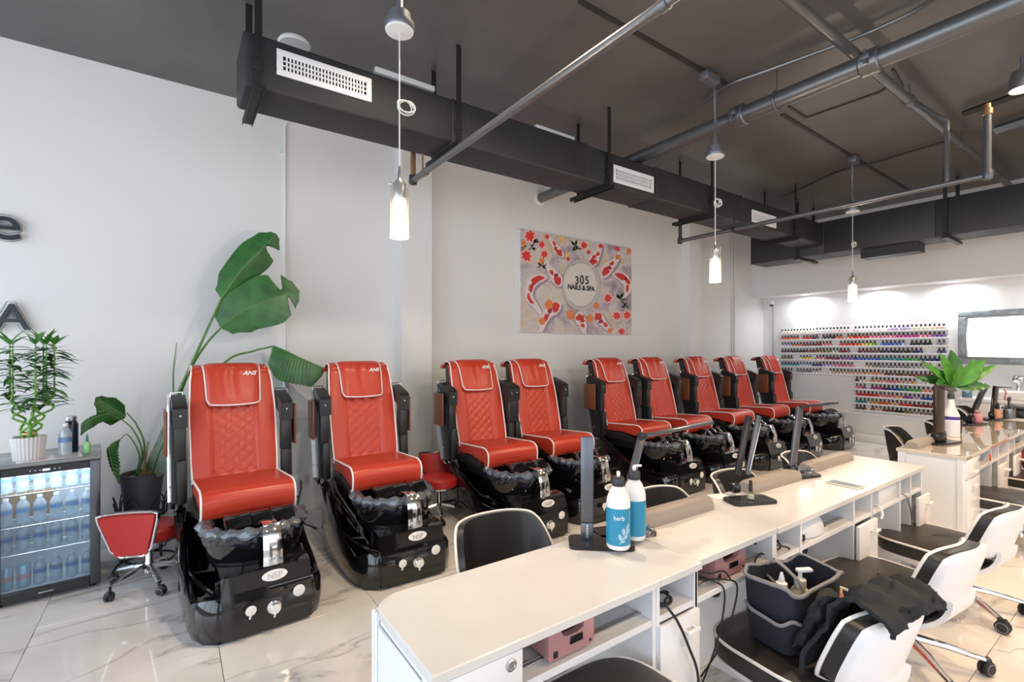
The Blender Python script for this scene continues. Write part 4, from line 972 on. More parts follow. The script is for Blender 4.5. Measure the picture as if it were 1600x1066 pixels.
# ------------------------------------------------------------------ things on the desks
lotion_blue = mat('teal blue lotion label', (0.02, 0.25, 0.42), 0.35)
def lotion(label, x, y, rz, front):
    t = empty('lotion_bottle', label, 'bottle', (x, y, ZD+(.017 if front else .017)), rz, 'blue and white lotion bottles'); t.scale = (1.1, 1.1, 1.16)
    MB().lathe([(0, 0), (.038, 0), (.042, .006), (.042, .150), (.040, .165), (.030, .190), (.020, .205), (.017, .21), (.017, .215), (0, .215)], n=32).build('bottle_body', white_plastic, t)
    lb = MB().lathe([(.0426, .016), (.0426, .138)], n=40, cap=False).build('label_wrap', lotion_blue, t)
    MB().lathe([(.021, .207), (.022, .212), (.022, .232), (.019, .236), (0, .236)], n=24).build('cap', mat('charcoal cap', (.03, .032, .035), .4), t)
    MB().rbox(-.006, .006, -.006, .006, .236, .256, .003, 1).rbox(-.005, .005, -.03, .0, .250, .257, .002, 1).build('pump', white_plastic, t)
    for s_, sz, zz in (('herb', .021, .108),):
        text(s_, sz, white_ink, lb, TR(0, -.0432, zz, PI/2), .0004, bend=.0432)
    MB().lathe([(.0430, .097), (.0430, .0985)], n=40, cap=False).build('rule', lotion_blue, lb)
    lf = MB()
    def petal(cx, cz, ang, L, wd):
        k = 10; pts = []
        for i in range(k+1):
            u = i/k; pts.append((u*L, wd*math.sin(PI*u)))
        pts = pts+[(a_, -b_) for a_, b_ in pts[-2:0:-1]]
        vs = []
        for px_, pz_ in pts:
            xx = cx+px_*math.cos(ang)-pz_*math.sin(ang); zz = cz+px_*math.sin(ang)+pz_*math.cos(ang)
            th = xx/.0432; vs.append((.0433*math.sin(th), -.0433*math.cos(th), zz))
        lf.add(vs, [tuple(range(len(vs)))])
    for cx, cz, an, L, wd in ((.0, .022, .9, .03, .0035), (.008, .034, 1.9, .026, .007), (.012, .040, .5, .026, .006), (.018, .050, 1.7, .028, .007), (.022, .055, .6, .026, .006), (.027, .064, 1.2, .03, .006), (.004, .03, .2, .02, .004)): petal(cx, cz, an, L, wd)
    lf.build('leaf_print', mat('pale blue print', (.35, .55, .68), .4), lb)
    return t
b = P(966, 861, Z=ZD); lotion('white and teal lotion bottle standing in front, leaf print towards the viewer', b.x, b.y, -.75, True)
b = P(991, 846, Z=ZD); lotion('white and teal lotion bottle standing behind its twin, text side out', b.x, b.y, 1.2, True)
b = P(1004, 836, Z=ZD+.016)
t = empty('lotion_dispenser', 'small white dispenser between the rear lotion bottle and the hand cushion', 'bottle', (b.x+.04, b.y+.06, ZD+.0)); MB().lathe([(0, 0), (.020, 0), (.022, .004), (.022, .06), (.012, .075), (.008, .08), (.008, .10), (0, .10)], n=20).build('bottle_body', white_plastic, t); MB().rbox(-.006, .02, -.006, .006, .10, .11, .003, 1).build('pump', white_plastic, t)
b = P(1012, 837, Z=ZD+.017)
t = empty('glass_pot', 'small faceted glass dappen dish on the second lamp base', 'jar', (b.x, b.y, ZD+.017))
MB().lathe([(.018, 0), (.026, .004), (.030, .016), (.024, .024), (.020, .020), (.012, .008), (0, .006)], n=10).build('dish', glass_jar, t); MB().lathe([(0, .026), (.026, .026), (.028, .030), (.012, .034), (.008, .042), (0, .043)], n=16).build('lid', glass_jar, t)
def polish(label, x, y, z, col, capm, s=1.0, cap_h=.05):
    t = empty('polish_bottle', label, 'nail polish', (x, y, z))
    MB().lathe([(0, 0), (.017*s, 0), (.020*s, .003*s), (.020*s, .032*s), (.012*s, .040*s), (.008*s, .043*s)], n=20).build('glass_body', glass_jar, t)
    MB().lathe([(0, .003*s), (.016*s, .003*s), (.016*s, .022*s), (0, .022*s)], n=16).build('polish', col, t)
    MB().lathe([(.009*s, .042*s), (.010*s, .046*s), (.008*s, (.046+cap_h)*s), (0, (.047+cap_h)*s)], n=16).build('cap', capm, t)
b = P(1173, 780, Z=ZD+.017)
polish('clear polish bottle with tall black cap on the tilted lamp base', b.x, b.y, ZD+.017, mat('straw polish', (.55, .52, .30), .2), blk_lamp, 1.0)
b = P(1263, 742, Z=ZD+.016)
t = empty('glass_dish', 'low round glass dish on the base of the level armed lamp', 'dish', (b.x, b.y+.02, ZD+.017))
MB().lathe([(0, 0), (.04, 0), (.055, .012), (.058, .026), (.052, .026), (.045, .014), (0, .006)], n=28).build('bowl', glass_jar, t); MB().lathe([(.056, .027), (.05, .037), (.02, .044), (0, .045)], n=28, cap=False).build('lid', glass_jar, t)
# tablet phone
c_ = [P(1291, 755, Z=ZD), P(1298, 751, Z=ZD), P(1351, 762, Z=ZD), P(1344, 767, Z=ZD)]
cx = sum(v.x for v in c_)/4; cy = sum(v.y for v in c_)/4; d1 = (c_[2]-c_[1]); an = math.atan2(d1.y, d1.x)
t = empty('phone', 'white phone lying face up on the long desk', 'phone', (cx, cy, ZD), an)
MB().rbox(-.085, .085, -.042, .042, 0, .009, .004, 3).build('case', mat('pale gold case', (.75, .70, .62), .3, .3), t); MB().rbox(-.079, .079, -.038, .038, .0088, .0096, .002, 1).build('screen', mat('dim screen glass', (.16, .19, .20), .08), t)
b = P(1118, 775, Z=ZD)
tag(MB().rbox(-.05, .05, -.04, .04, 0, .004, .002, 1).build('paper_pad', trim_white, None, (b.x, b.y-.02, ZD), (0, 0, -.3)), 'white paper square beside the tilted lamp base', 'paper')
# far counter things
b = P(1486, 682, Z=ZD)
t = empty('spray_bottle', 'large white bottle with a purple band behind the small polish jar', 'bottle', (b.x, b.y, ZD+.0005))
MB().lathe([(0, 0), (.058, 0), (.062, .008), (.062, .19), (.05, .225), (.030, .27), (.024, .30), (.022, .345), (0, .345)], n=28).build('bottle_body', white_plastic, t)
MB().lathe([(.0625, .155), (.0625, .185)], n=28, cap=False).build('purple_band', mat('purple band', (.07, .04, .32), .4), t); MB().lathe([(.0625, .02), (.0625, .14)], n=28, cap=False).build('paper_label', mat('pale label', (.70, .70, .76), .5), t)
MB().lathe([(.024, .34), (.026, .345), (.026, .385), (.0, .39)], n=18).rbox(-.05, .022, -.012, .012, .385, .42, .006, 2).build('trigger', mat('grey trigger', (.06, .065, .07), .4), t)
b = P(1467, 687, Z=ZD); polish('round pink polish jar with white cap before the broad dark lamp', b.x-.05, b.y-.02, ZD+.017, mat('dusty rose polish', (.45, .16, .17), .2), white_plastic, 2.0, .018)
b = P(1452, 691, Z=ZD); tag(MB().rbox(-.10, .10, -.04, .04, 0, .02, .008, 2).build('folded_wipe', mat('pale blue tissue', (.62, .68, .75), .8), None, (b.x-.02, b.y+.03, ZD), (0, 0, -.15)), 'folded pale wipe left of the broad dark lamp', 'tissue')
b = P(1527, 659, Z=ZD+.02)
t = empty('pink_jar', 'pink jar with a bow on the V shaped lamp base', 'jar', (b.x, b.y, ZD+.017)); t.scale = (.55, .55, .75); MB().lathe([(0, 0), (.075, 0), (.08, .01), (.08, .11), (.07, .12), (0, .12)], n=24).build('jar_body', mat('pink jar', (.75, .32, .36), .3), t)
MB().lathe([(0, .12), (.03, .125), (.05, .14), (.03, .165), (0, .17)], (0, 0, 0), 16).build('bow', mat('rose bow', (.35, .20, .16), .4), t)
b = P(1559, 653, Z=ZD+.02)
t = empty('orange_bottle', 'peach coloured bottle with black cap on the ribbon lamp base', 'bottle', (b.x, b.y, ZD+.017)); t.scale = (.6, .6, .85); MB().lathe([(0, 0), (.05, 0), (.052, .01), (.052, .12), (0, .12)], n=20).build('bottle_body', mat('peach liquid', (.70, .36, .24), .3), t); MB().lathe([(.025, .12), (.028, .13), (.02, .20), (0, .205)], n=16).build('cap', blk_lamp, t)
b = P(1571, 653, Z=ZD+.02)
t = empty('trigger_bottle', 'clear trigger spray bottle at the right on the far counter', 'bottle', (b.x+.02, b.y-.03, ZD+.017)); t.scale = (.65, .65, .8); MB().lathe([(0, 0), (.075, 0), (.08, .01), (.08, .15), (.06, .19), (.025, .21), (.025, .24), (0, .24)], n=24).build('bottle_body', glass_jar, t)
MB().lathe([(0, .005), (.074, .005), (.074, .12), (0, .12)], n=24).build('liquid', mat('grey liquid', (.20, .21, .25), .2), t); MB().rbox(-.09, .05, -.02, .02, .24, .30, .012, 2).rbox(-.07, -.05, -.012, .012, .17, .25, .006, 1).build('trigger', blk_lamp, t)
b = P(1592, 651, Z=ZD); t = empty('black_box', 'black tray box at the right end of the far counter', 'box', (b.x, b.y, ZD)); MB().rbox(-.25, .25, -.10, .10, 0, .10, .02, 3).build('box_body', blk_plastic, t); MB().rbox(-.26, .26, -.11, .11, .10, .125, .01, 2).build('lid', blk_lamp, t)
# ------------------------------------------------------------------ caddy and jacket
def caddy():
    cx, cy, z0, rz = 2.02, .93, .413, math.radians(-8)
    t = empty('supply_caddy', 'navy black fabric supply caddy sitting on the nearest technician chair', 'bag', (cx, cy, z0), rz); t.scale = (1.1, 1.0, 1.06)
    def out(a, sx, sy, e=5):
        c, s = math.cos(a), math.sin(a); return (math.copysign(abs(c)**(2/e), c)*sx, math.copysign(abs(s)**(2/e), s)*sy)
    def wall(u, v):
        a = 2*PI*u; k = lerp(.92, 1.05, v); x, y = out(a, .155*k, .105*k)
        w = .006*math.sin(a*7+v*5)*math.sin(PI*v)+.004*math.sin(a*13)*v
        return (x*(1+w*3), y*(1+w*3), .008+.225*v+(.012*math.sin(a*4)+.008*math.cos(a*2+1))*v*v)
    n = 72; nv = 12
    outer = [wall(i/n, j/(nv-1)) for j in range(nv) for i in range(n)]
    inner = [(p[0]*.955, p[1]*.94, p[2]+(.004 if j == nv-1 else .0)) for j in range(nv) for p in outer[j*n:(j+1)*n]]
    fs = []
    for j in range(nv-1):
        for i in range(n):
            a, b, c, d = j*n+i, j*n+(i+1) % n, (j+1)*n+(i+1) % n, (j+1)*n+i
            fs.append((a, b, c, d)); N = n*nv; fs.append((N+d, N+c, N+b, N+a))
    for i in range(n): fs.append(((nv-1)*n+i, (nv-1)*n+(i+1) % n, n*nv+(nv-1)*n+(i+1) % n, n*nv+(nv-1)*n+i))
    fs.append(tuple(range(n))[::-1]); fs.append(tuple(range(n*nv, n*nv+n)))
    MB().add(outer+inner, fs).build('bag_body', fabric_navy, t, sharp=60)
    MB().tube([Vector(wall(i/n, 1))*1.0+Vector((0, 0, .003)) for i in range(n)], .0075, 6, closed=True).build('top_binding', fabric_grey, t)
    # outside pockets along three sides with grey binding
    def pock(u, v):
        a = lerp(2.7, 2.7+1.62*PI, u); k = lerp(.93, 1.04, v); x, y = out(a, .155*k, .105*k); g = 1.0+.05*math.sin(PI*u*4)**2*v
        return (x*1.03*g, y*1.04*g, .010+.125*v-.018*v*math.sin(PI*u*4)**2)
    MB().shell(pock, 60, 6, .004).build('outer_pocket', fabric_navy, t, sharp=60)
    MB().tube([Vector(pock(i/80, 1)) for i in range(81)], .0065, 6).build('pocket_binding', fabric_grey, t)
    MB().shell(lambda u, v: (-.015+.004*math.sin(u*9), lerp(-.098, .098, u), .02+.17*v-.03*v*math.sin(PI*u)), 12, 6, .005).build('divider', fabric_navy, t)
    MB().tube([(-.015, lerp(-.1, .1, k/12), .193-.03*math.sin(PI*k/12)) for k in range(13)], .006, 6).build('divider_binding', fabric_grey, t)
    for s, y in ((.06, -.112), (.135, -.05)):
        MB().tube([(s, y-.004, .19), (s-.002, y-.018, .165), (s+.006, y-.016, .125), (s+.018, y-.008, .15), (s+.02, y-.002, .19)], .008, 5, flat=.5).build('webbing_loop', fabric_grey, t)
    MB().tube(spline([(.09, -.125, .135), (.13, -.16, .145), (.20, -.17, .15), (.26, -.15, .17)], 6), .013, 6, flat=.55).build('strap', fabric_grey, t)
    MB().tube(spline([(-.01, .10, .235), (.0, .07, .255), (.02, .02, .22), (.03, -.02, .18), (.03, -.04, .10)], 6), .012, 6, flat=.4).build('handle_strap', fabric_grey, t)
    M = Matrix.Translation((cx, cy, z0)) @ Matrix.Rotation(rz, 4, 'Z')
    p = M @ Vector((-.085, -.01, .012)); 
    o = empty('squeeze_bottle', 'white squeeze bottle with pointed cap in the supply caddy', 'bottle', p)
    MB().lathe([(0, 0), (.036, 0), (.040, .006), (.040, .165), (.034, .185), (.016, .195), (.015, .20)], n=24, cap=False).build('bottle_body', mat('milky plastic', (.80, .76, .76), .35), o)
    MB().lathe([(.019, .196), (.020, .20), (.020, .222), (.012, .228), (.009, .245), (.004, .262), (0, .264)], n=20).build('cap', white_plastic, o)
    MB().lathe([(.0405, .03), (.0405, .13)], n=24, cap=False).build('label', mat('pink label', (.75, .55, .58), .5), o)
    p = M @ Vector((.055, .005, .012))
    o = empty('soap_bottle', 'pump soap bottle with red label in the supply caddy', 'bottle', p, -.5)
    MB().lathe([(0, 0), (.034, 0), (.037, .006), (.037, .14), (.03, .16), (.017, .17)], n=24, cap=False).build('bottle_body', mat('cream plastic', (.78, .70, .52), .35), o)
    MB().lathe([(.021, .168), (.022, .172), (.022, .20), (.008, .205), (.007, .235), (0, .236)], n=20).rbox(-.015, .05, -.013, .013, .228, .243, .006, 2).build('pump', white_plastic, o)
    MB().lathe([(.0375, .06), (.0375, .135)], n=24, cap=False).build('label', mat('red label', (.60, .03, .04), .5), o)
    p = M @ Vector((.17, -.085, .10))
    o = empty('lotion_tubes', 'small pink tubes tucked in the caddy side pocket', 'tube', p); MB().tube([(0, 0, 0), (.03, .012, .055)], .011, 8).build('tube_body', mat('pink tube', (.72, .30, .33), .4), o); MB().tube([(.03, .012, .055), (.04, .016, .072)], .008, 8).build('tube_cap', gold_ink, o)
caddy()
def jacket():
    # a folded jacket draped over the top of the chair back (chair frame: origin tc[0])
    x0, y0, rz = tc[0][0], tc[0][1], math.radians(tc[0][2])
    M = Matrix.Translation((x0, y0, 0)) @ Matrix.Rotation(rz, 4, 'Z')
    prof = [(-.155, .46), (-.175, .54), (-.20, .625), (-.232, .687), (-.28, .717), (-.335, .715), (-.385, .702), (-.405, .682), (-.412, .658)]
    def fn(u, v):
        k = v*(len(prof)-1); i = min(int(k), len(prof)-2); f_ = k-i
        y = lerp(prof[i][0], prof[i+1][0], f_); z = lerp(prof[i][1], prof[i+1][1], f_)
        x = lerp(-.15, .185, u)+.03*math.sin(v*5)*(.5-u)
        if v < .4: x += (.4-v)*-.16*(1-u)
        n1 = noise.noise(Vector((u*5, v*7, 2)))*.018+noise.noise(Vector((u*11, v*15, 5)))*.008
        fo = .012*math.sin(u*17+v*6)*(1-abs(v-.5))
        return (x+n1*.6, y-n1+fo*.3+.012*(v < .2), z+abs(n1)*1.1+fo+.022*(1-abs(u-.5)*2)+(.0 if v > .3 else -.03*(1-u)))
    MB().shell(fn, 46, 44, -.014, M=M).build('draped_jacket', jacket_m, None, sharp=70)
    o = bpy.data.objects['draped_jacket']; tag(o, 'charcoal jacket draped over the white back of the nearest technician chair', 'jacket')
    def sl(u, v):
        a = 2*PI*u; t_ = v; c = Vector((-.10-.05*t_, -.18+.07*t_, .680-.20*t_)); r = .045-.008*t_
        n1 = noise.noise(Vector((math.cos(a)*2, math.sin(a)*2, t_*6)))*.014
        return c+Vector((math.cos(a)*(r+n1), math.sin(a)*(r*.6+n1), .01*math.sin(a*2)))
    m = MB().grid(sl, 24, 20, M=M, cu=True); n = 24; m.f += [tuple(range(n)), tuple(range(19*n, 20*n))]; m.m += [0, 0]
    m.build('sleeve', jacket_m, o, sharp=70)
jacket()
b = P(1592, 706, Y=.80)
def bagf(u, v):
    a = 2*PI*u; r = .17*(.55+.45*math.sin(PI*min(1, v*.9+.1)))*(1+.10*noise.noise(Vector((math.cos(a)*2, math.sin(a)*2, v*3))))
    return (math.cos(a)*r, math.sin(a)*r*.6, .26*v)
m = MB().grid(bagf, 24, 12, cu=True); m.f += [tuple(range(24)), tuple(range(11*24, 12*24))]; m.m += [0, 0]
tag(m.build('red_bag', mat('crimson cloth', (.30, .012, .03), .55, bump=.2, bscale=50), None, (6.62, .88, .412)), 'crimson cloth bag lying on the far technician chair', 'bag')

# ------------------------------------------------------------------ drinks fridge
FR = empty('drinks_fridge', 'dark glass door drinks fridge stocked with water bottles, at the left', 'fridge', (-.383, 4.138, 0), math.radians(5.4))
FW, FD, FH = .505, .50, .862
MB().rbox(-FW, -FW+.02, .035, FD, .02, FH-.02, .004, 1).rbox(-.02, 0, .035, FD, .02, FH-.02, .004, 1).rbox(-FW, 0, .035, FD, .02, .07, .004, 1).rbox(-FW, 0, FD-.02, FD, .02, FH-.02, .004, 1).build('cabinet', fridge_b, FR)
MB().rbox(-FW-.004, .004, -.005, FD, FH-.026, FH, .006, 2).build('top_panel', mat('grey fridge top', (.20, .215, .225), .18, .3), FR)
MB().box(-FW+.021, -.021, FD-.03, FD-.021, .071, FH-.03).box(-FW+.021, -FW+.026, .04, FD-.03, .071, FH-.03).box(-.026, -.021, .04, FD-.03, .071, FH-.03).box(-FW+.026, -.026, .04, FD-.03, .071, .076).box(-FW+.026, -.026, .04, FD-.03, FH-.034, FH-.03).build('inner_liner', fridge_in, FR)
dr = MB().rbox(-FW, -FW+.052, 0, .035, .03, FH-.028, .005, 2).rbox(-.052, 0, 0, .035, .03, FH-.028, .005, 2)
do = dr.build('door', fridge_m, FR)
MB().rbox(-FW+.052, -.052, .001, .034, .03, .085, .003, 1).build('door_rail', fridge_b, do)
MB().rbox(-FW+.052, -.052, .001, .034, FH-.075, FH-.028, .003, 1).build('door_rail', fridge_b, do)
MB().box(-FW+.052, -.052, .004, .008, .085, FH-.075).build('door_glass', glass_f, do)
MB().rbox(-.012, -.004, -.006, .0, .52, .62, .003, 2).build('door_handle', blk_plastic, do)
MB().rbox(-FW/2-.04, -FW/2+.03, -.003, .002, .050, .056, .001, 1).build('name_plate', steel, do)
dsp = MB()
for k in range(7): dsp.rbox(-FW/2-.075+k*.022-.002, -FW/2-.075+k*.022+.002, -.0005, .002, FH-.055, FH-.051, .0005, 1)
dsp.rbox(-FW/2-.02, -FW/2+.012, -.0005, .002, FH-.060, FH-.048, .001, 1)
dsp.build('display', mat('blue display glow', (0, 0, 0), .4, emit=(.45, .55, 1.0), estr=4.0), do)
shz = [.665, .468, .300]
for z in shz:
    s_ = MB()
    for k in range(12): s_.tube([(-FW+.03+k*(FW-.06)/11, .05, z), (-FW+.03+k*(FW-.06)/11, FD-.04, z)], .0022, 5)
    for y in (.05, .25, FD-.04): s_.tube([(-FW+.027, y, z-.003), (-.027, y, z-.003)], .003, 5)
    s_.build('wire_shelf', steel, FR)
for s in (-1, 1):
    for y in (.06, FD-.06): MB().lathe([(.016, 0), (.018, .02)], n=10, M=Matrix.Translation((-FW/2+s*(FW/2-.04), y, 0))).build('foot', rubber, FR)
Mf = Matrix.Translation((-.383, 4.138, 0)) @ Matrix.Rotation(math.radians(5.4), 4, 'Z')
lt = area('fridge_light', Mf @ Vector((-FW/2, .22, FH-.045)), (0, 0, 0), .4, .25, 2.6, (.90, .95, 1.0))
lt2 = area('fridge_strip', Mf @ Vector((-FW/2, .03, FH-.08)), (.9, 0, math.radians(5.4)), .4, .02, 3.0, (.90, .95, 1.0))
def water(label, p, grp, h=.20, r=.031):
    t = empty('water_bottle', label, 'bottle', p, random.random(), grp)
    prof = [(0, .006), (r*.6, 0), (r*.95, .004), (r, .012)]+[(r*(1-.04*(k % 2)), .02+.012*k) for k in range(8)]+[(r, .125*h/.2), (r*.97, .135*h/.2), (r*.75, .155*h/.2), (r*.42, .175*h/.2), (r*.36, .183*h/.2)]
    MB().lathe(prof, n=16, cap=False).build('bottle_body', bottle_m, t)
    MB().lathe([(r+.0008, .085*h/.2), (r+.0008, .115*h/.2)], n=16, cap=False).build('label_band', lab_blue, t)
    MB().lathe([(r*.42, .182*h/.2), (r*.43, .186*h/.2), (r*.43, h), (0, h)], n=14).build('cap', white_plastic, t)
    return t
def water_copy(src, label, p, grp):
    o = src.copy(); COL.objects.link(o); o.location = p; o['label'] = label; o['group'] = grp
    for c in src.children: d = c.copy(); COL.objects.link(d); d.parent = o
    return o
rows = [('top', .668, 6, 0), ('second', .471, 6, 0), ('third', .303, 6, 0), ('bottom', .077, 4, 2)]
w0 = None
pos = ['at the left', 'second from the left', 'third from the left', 'third from the right', 'second from the right', 'at the right']
for nm, z, n, sk in rows:
    for i in range(6):
        x = -FW+.062+i*.0755
        p = Mf @ Vector((x, .115, z))
        if i < sk: continue
        if z < .1: ps = ['third from the left', 'third from the right', 'second from the right', 'at the right'][i-2]
        else: ps = pos[i]
        lab = 'water bottle on the fridge %s shelf, %s' % (nm, ps); g = 'water bottles in the fridge'
        if w0 is None: w0 = water(lab, p, g, h=.165)
        else: water_copy(w0, lab, p, g)
can0 = None
for i, ps in ((0, 'at the very left'), (1, 'next to the water bottles')):
    p = Mf @ Vector((-FW+.064+i*.078, .115, .077)); lab = 'pale blue drink can on the fridge bottom, %s' % ps
    if can0 is None:
        can0 = empty('drink_can', lab, 'can', p, 0, 'drink cans in the fridge')
        MB().lathe([(0, .004), (.026, 0), (.033, .008), (.033, .125), (.028, .137), (.0, .135)], n=20).build('can_body', mat('pale blue can', (.42, .62, .72), .3, .4), can0)
        MB().lathe([(.0334, .05), (.0334, .085)], n=20, cap=False).build('can_print', mat('pink can print', (.66, .42, .48), .4), can0)
    else: water_copy(can0, lab, p, 'drink cans in the fridge')
# brown block added on the second shelf, standing in for a reflection
tag(MB().rbox(-.16, .10, 0, .10, 0, .15, .003, 1).build('reflection_box', mat('brown reflection', (.33, .19, .09), .8), None, Mf @ Vector((-.33, .26, .471)), (0, 0, math.radians(5.4))), 'brown reflection put in as a box behind the bottles in the fridge', 'box')
# on the fridge
ZF = FH+.0005
a = P(45, 718, Z=ZF)
BB = empty('lucky_bamboo', 'curly lucky bamboo in a ribbed white pot on the fridge', 'plant', (a.x, a.y, ZF))
def ribpot(u, v):
    a = 2*PI*u; prof = [.072, .076, .079, .081]; r = lerp(.070, .082, v)+.0022*math.cos(a*26)
    return (r*math.cos(a), r*math.sin(a), .145*v)
m = MB().grid(ribpot, 156, 4, cu=True); m.f.append(tuple(range(156))[::-1]); m.m.append(0)
m.lathe([(.0805, .145), (.072, .145), (.07, .12)], n=40, cap=False); m.build('pot', pot_white, BB)
MB().lathe([(0, .128), (.0715, .126)], n=30, cap=False).build('soil', soil, BB)
random.seed(3)
leafme = None
def leaf_mesh(L=.12, w=.015):
    def fn(u, v): k = math.sin(PI*min(1, v*1.02)**.75)*(1-.15*v); x = (u-.5)*2*w*k; return (x, v*L, .25*abs(x)-.25*L*v*v)
    return MB().shell(fn, 5, 8, .0008)
def stalk(k):
    a = k*1.26; bx, by = .018*math.cos(a), .018*math.sin(a); pts = []; leans = (a)
    for i in range(34):
        s = i/33; z = .12+.60*s; spread = .012+(.05+.075*((k*2) % 3)/2)*sm((s-.12)/.35)
        cur = .034*math.sin(s*34+k*1.9)*(sm((s-.04)/.10))*(1-sm((s-.34)/.15)); 
        pts.append((bx+math.cos(a)*spread+cur*math.sin(a+1), by+math.sin(a)*spread*.8+cur*math.cos(a+1), z))
    return pts
nl = 0
for k in range(6):
    pts = stalk(k); MB().tube(pts, [.008-.0045*(i/33) for i in range(34)], 8).build('stalk', stalk_m, BB)
    rng = random.Random(k*11)
    for i in range(42):
        s = 11+int(22*(i/42)); p = pts[min(33, s)]
        az = rng.random()*2*PI; el = rng.uniform(-.15, .45)
        if leafme is None: o = leaf_mesh().build('leaf', leaf_m, BB); leafme = o.data; leafl = leafme.copy(); leafl.materials[0] = leaf_l
        else: o = link('leaf', leafme if rng.random() < .8 else leafl, BB)
        o.location = p; o.rotation_euler = (el, 0, az); sc = rng.uniform(.75, 1.25); o.scale = (sc, sc, sc)
    for i in range(5):
        o = link('leaf', leafl, BB); o.location = pts[-1]; o.rotation_euler = (rng.uniform(.7, 1.3), 0, rng.random()*6.3); s_ = rng.uniform(.8, 1.15); o.scale = (s_, s_, s_)
MB().lathe([(.036, .16), (.037, .17)], n=20, cap=False).build('wire_tie', gold_ink, BB)
p = Mf @ Vector((-.245, .105, ZF)); 
t = empty('menu_sheet', 'laminated price sheet lying on the fridge top', 'paper', p, math.radians(9)); MB().rbox(-.15, .15, -.10, .085, 0, .003, .001, 1).build('sheet', mat('laminate sheet', (.72, .68, .70), .12), t)
pr = MB()
for k in range(9): pr.box(-.12, -.01 if k % 3 else .0, .06-k*.017-.004, .06-k*.017, .0031, .0034).box(.02, .12-.02*(k % 2), .06-k*.017-.004, .06-k*.017, .0031, .0034)
pr.build('print_lines', mat('grey violet print', (.36, .30, .36), .6), t)
b = P(102, 712, Z=ZF); water('half full water bottle standing on the fridge beside the dark flask', (b.x, b.y, ZF), None, h=.21, r=.034)
b = P(110, 706, Z=ZF)
t = empty('steel_flask', 'dark blue flask with steel lid on the fridge', 'flask', (b.x, b.y+.03, ZF)); MB().lathe([(0, 0), (.036, 0), (.038, .004), (.038, .18), (.03, .20), (.026, .205), (0, .205)], n=24).build('flask_body', mat('navy flask', (.012, .018, .04), .25), t); MB().lathe([(.027, .205), (.029, .21), (.029, .235), (.02, .24), (0, .24)], n=24).build('lid', steel, t)
b = P(136, 708, Z=ZF)
t = empty('dropper_bottle', 'small green dropper bottle at the back corner of the fridge top', 'bottle', (b.x, b.y, ZF)); MB().lathe([(0, 0), (.017, 0), (.019, .004), (.019, .065), (.012, .075), (.006, .08), (0, .08)], n=18).build('bottle_body', mat('green liquid plastic', (.30, .62, .30), .3), t); MB().lathe([(.009, .078), (.007, .10), (.003, .125), (0, .126)], n=14).build('nozzle', mat('dark green tip', (.02, .20, .12), .4), t)
# ------------------------------------------------------------------ bird of paradise in its grey pot on a wire stand
a = Vector((-.185, 4.60, 0))
t = empty('wire_plant_stand', 'black scrolled wire plant stand under the grey pot', 'plant stand', a)
for z, r in ((.30, .135), (.06, .15)): MB().tube([(r*math.cos(k*PI/16), r*math.sin(k*PI/16), z) for k in range(32)], .007, 6, closed=True).build('ring', blk_plastic, t)
for k in range(4):
    an = PI/4+k*PI/2; c, s = math.cos(an), math.sin(an)
    MB().tube([(c*.145, s*.145, .30), (c*.15, s*.15, .15), (c*.17, s*.17, 0)], .008, 7).build('leg', blk_plastic, t)
MB().lathe([(0, .295), (.13, .295), (.13, .302), (0, .303)], n=28).build('tray', blk_plastic, t)
for k in range(6):
    an = k*PI/3+.2; 
    for dr_ in (0, .03):
        pts = []
        for q in range(15):
            w = q/14; aa = an+(w-.5)*(.85-dr_*8); pts.append((math.cos(aa)*(.15+.02*math.sin(PI*w)), math.sin(aa)*(.15+.02*math.sin(PI*w)), .30+(.17-dr_*1.6)*math.sin(PI*w)**.7))
        MB().tube(pts, .005, 6).build('scroll_hoop', blk_plastic, t)
BP = empty('bird_of_paradise', 'tall bird of paradise plant in a slate grey pot behind the first chair', 'plant', (a.x, a.y, .304))
MB().lathe([(0, 0), (.098, 0), (.104, .006), (.135, .31), (.136, .32), (.126, .32), (.122, .29)], n=36, cap=False).build('pot', pot_grey, BP)
MB().lathe([(0, .285), (.124, .28)], n=24, cap=False).build('soil', soil, BP)
random.seed(5)
pe = MB()
for k in range(46):
    r = .11*math.sqrt(random.random()); an = random.random()*6.28; s_ = random.uniform(.012, .024)
    pe.lathe([(0, -.5*s_), (.8*s_, -.2*s_), (s_, .1*s_), (.6*s_, .45*s_), (0, .55*s_)], (r*math.cos(an), r*math.sin(an), .292), 7, sx=random.uniform(.8, 1.5))
o = pe.build('pebble_mulch', mat('bark pebbles', (.50, .33, .20), .8, var=.5, vscale=40), BP); o['kind'] = 'stuff'
IB = Matrix.Translation((-a.x, -a.y, -.304))
def wp(x, y, Y): return IB @ P(x, y, Y=Y)
def stem(pts, r0, r1, name='stem'):
    q = spline(pts, 8); MB().tube(q, [lerp(r0, r1, i/(len(q)-1)) for i in range(len(q))], 8).build(name, stem_m, BP)
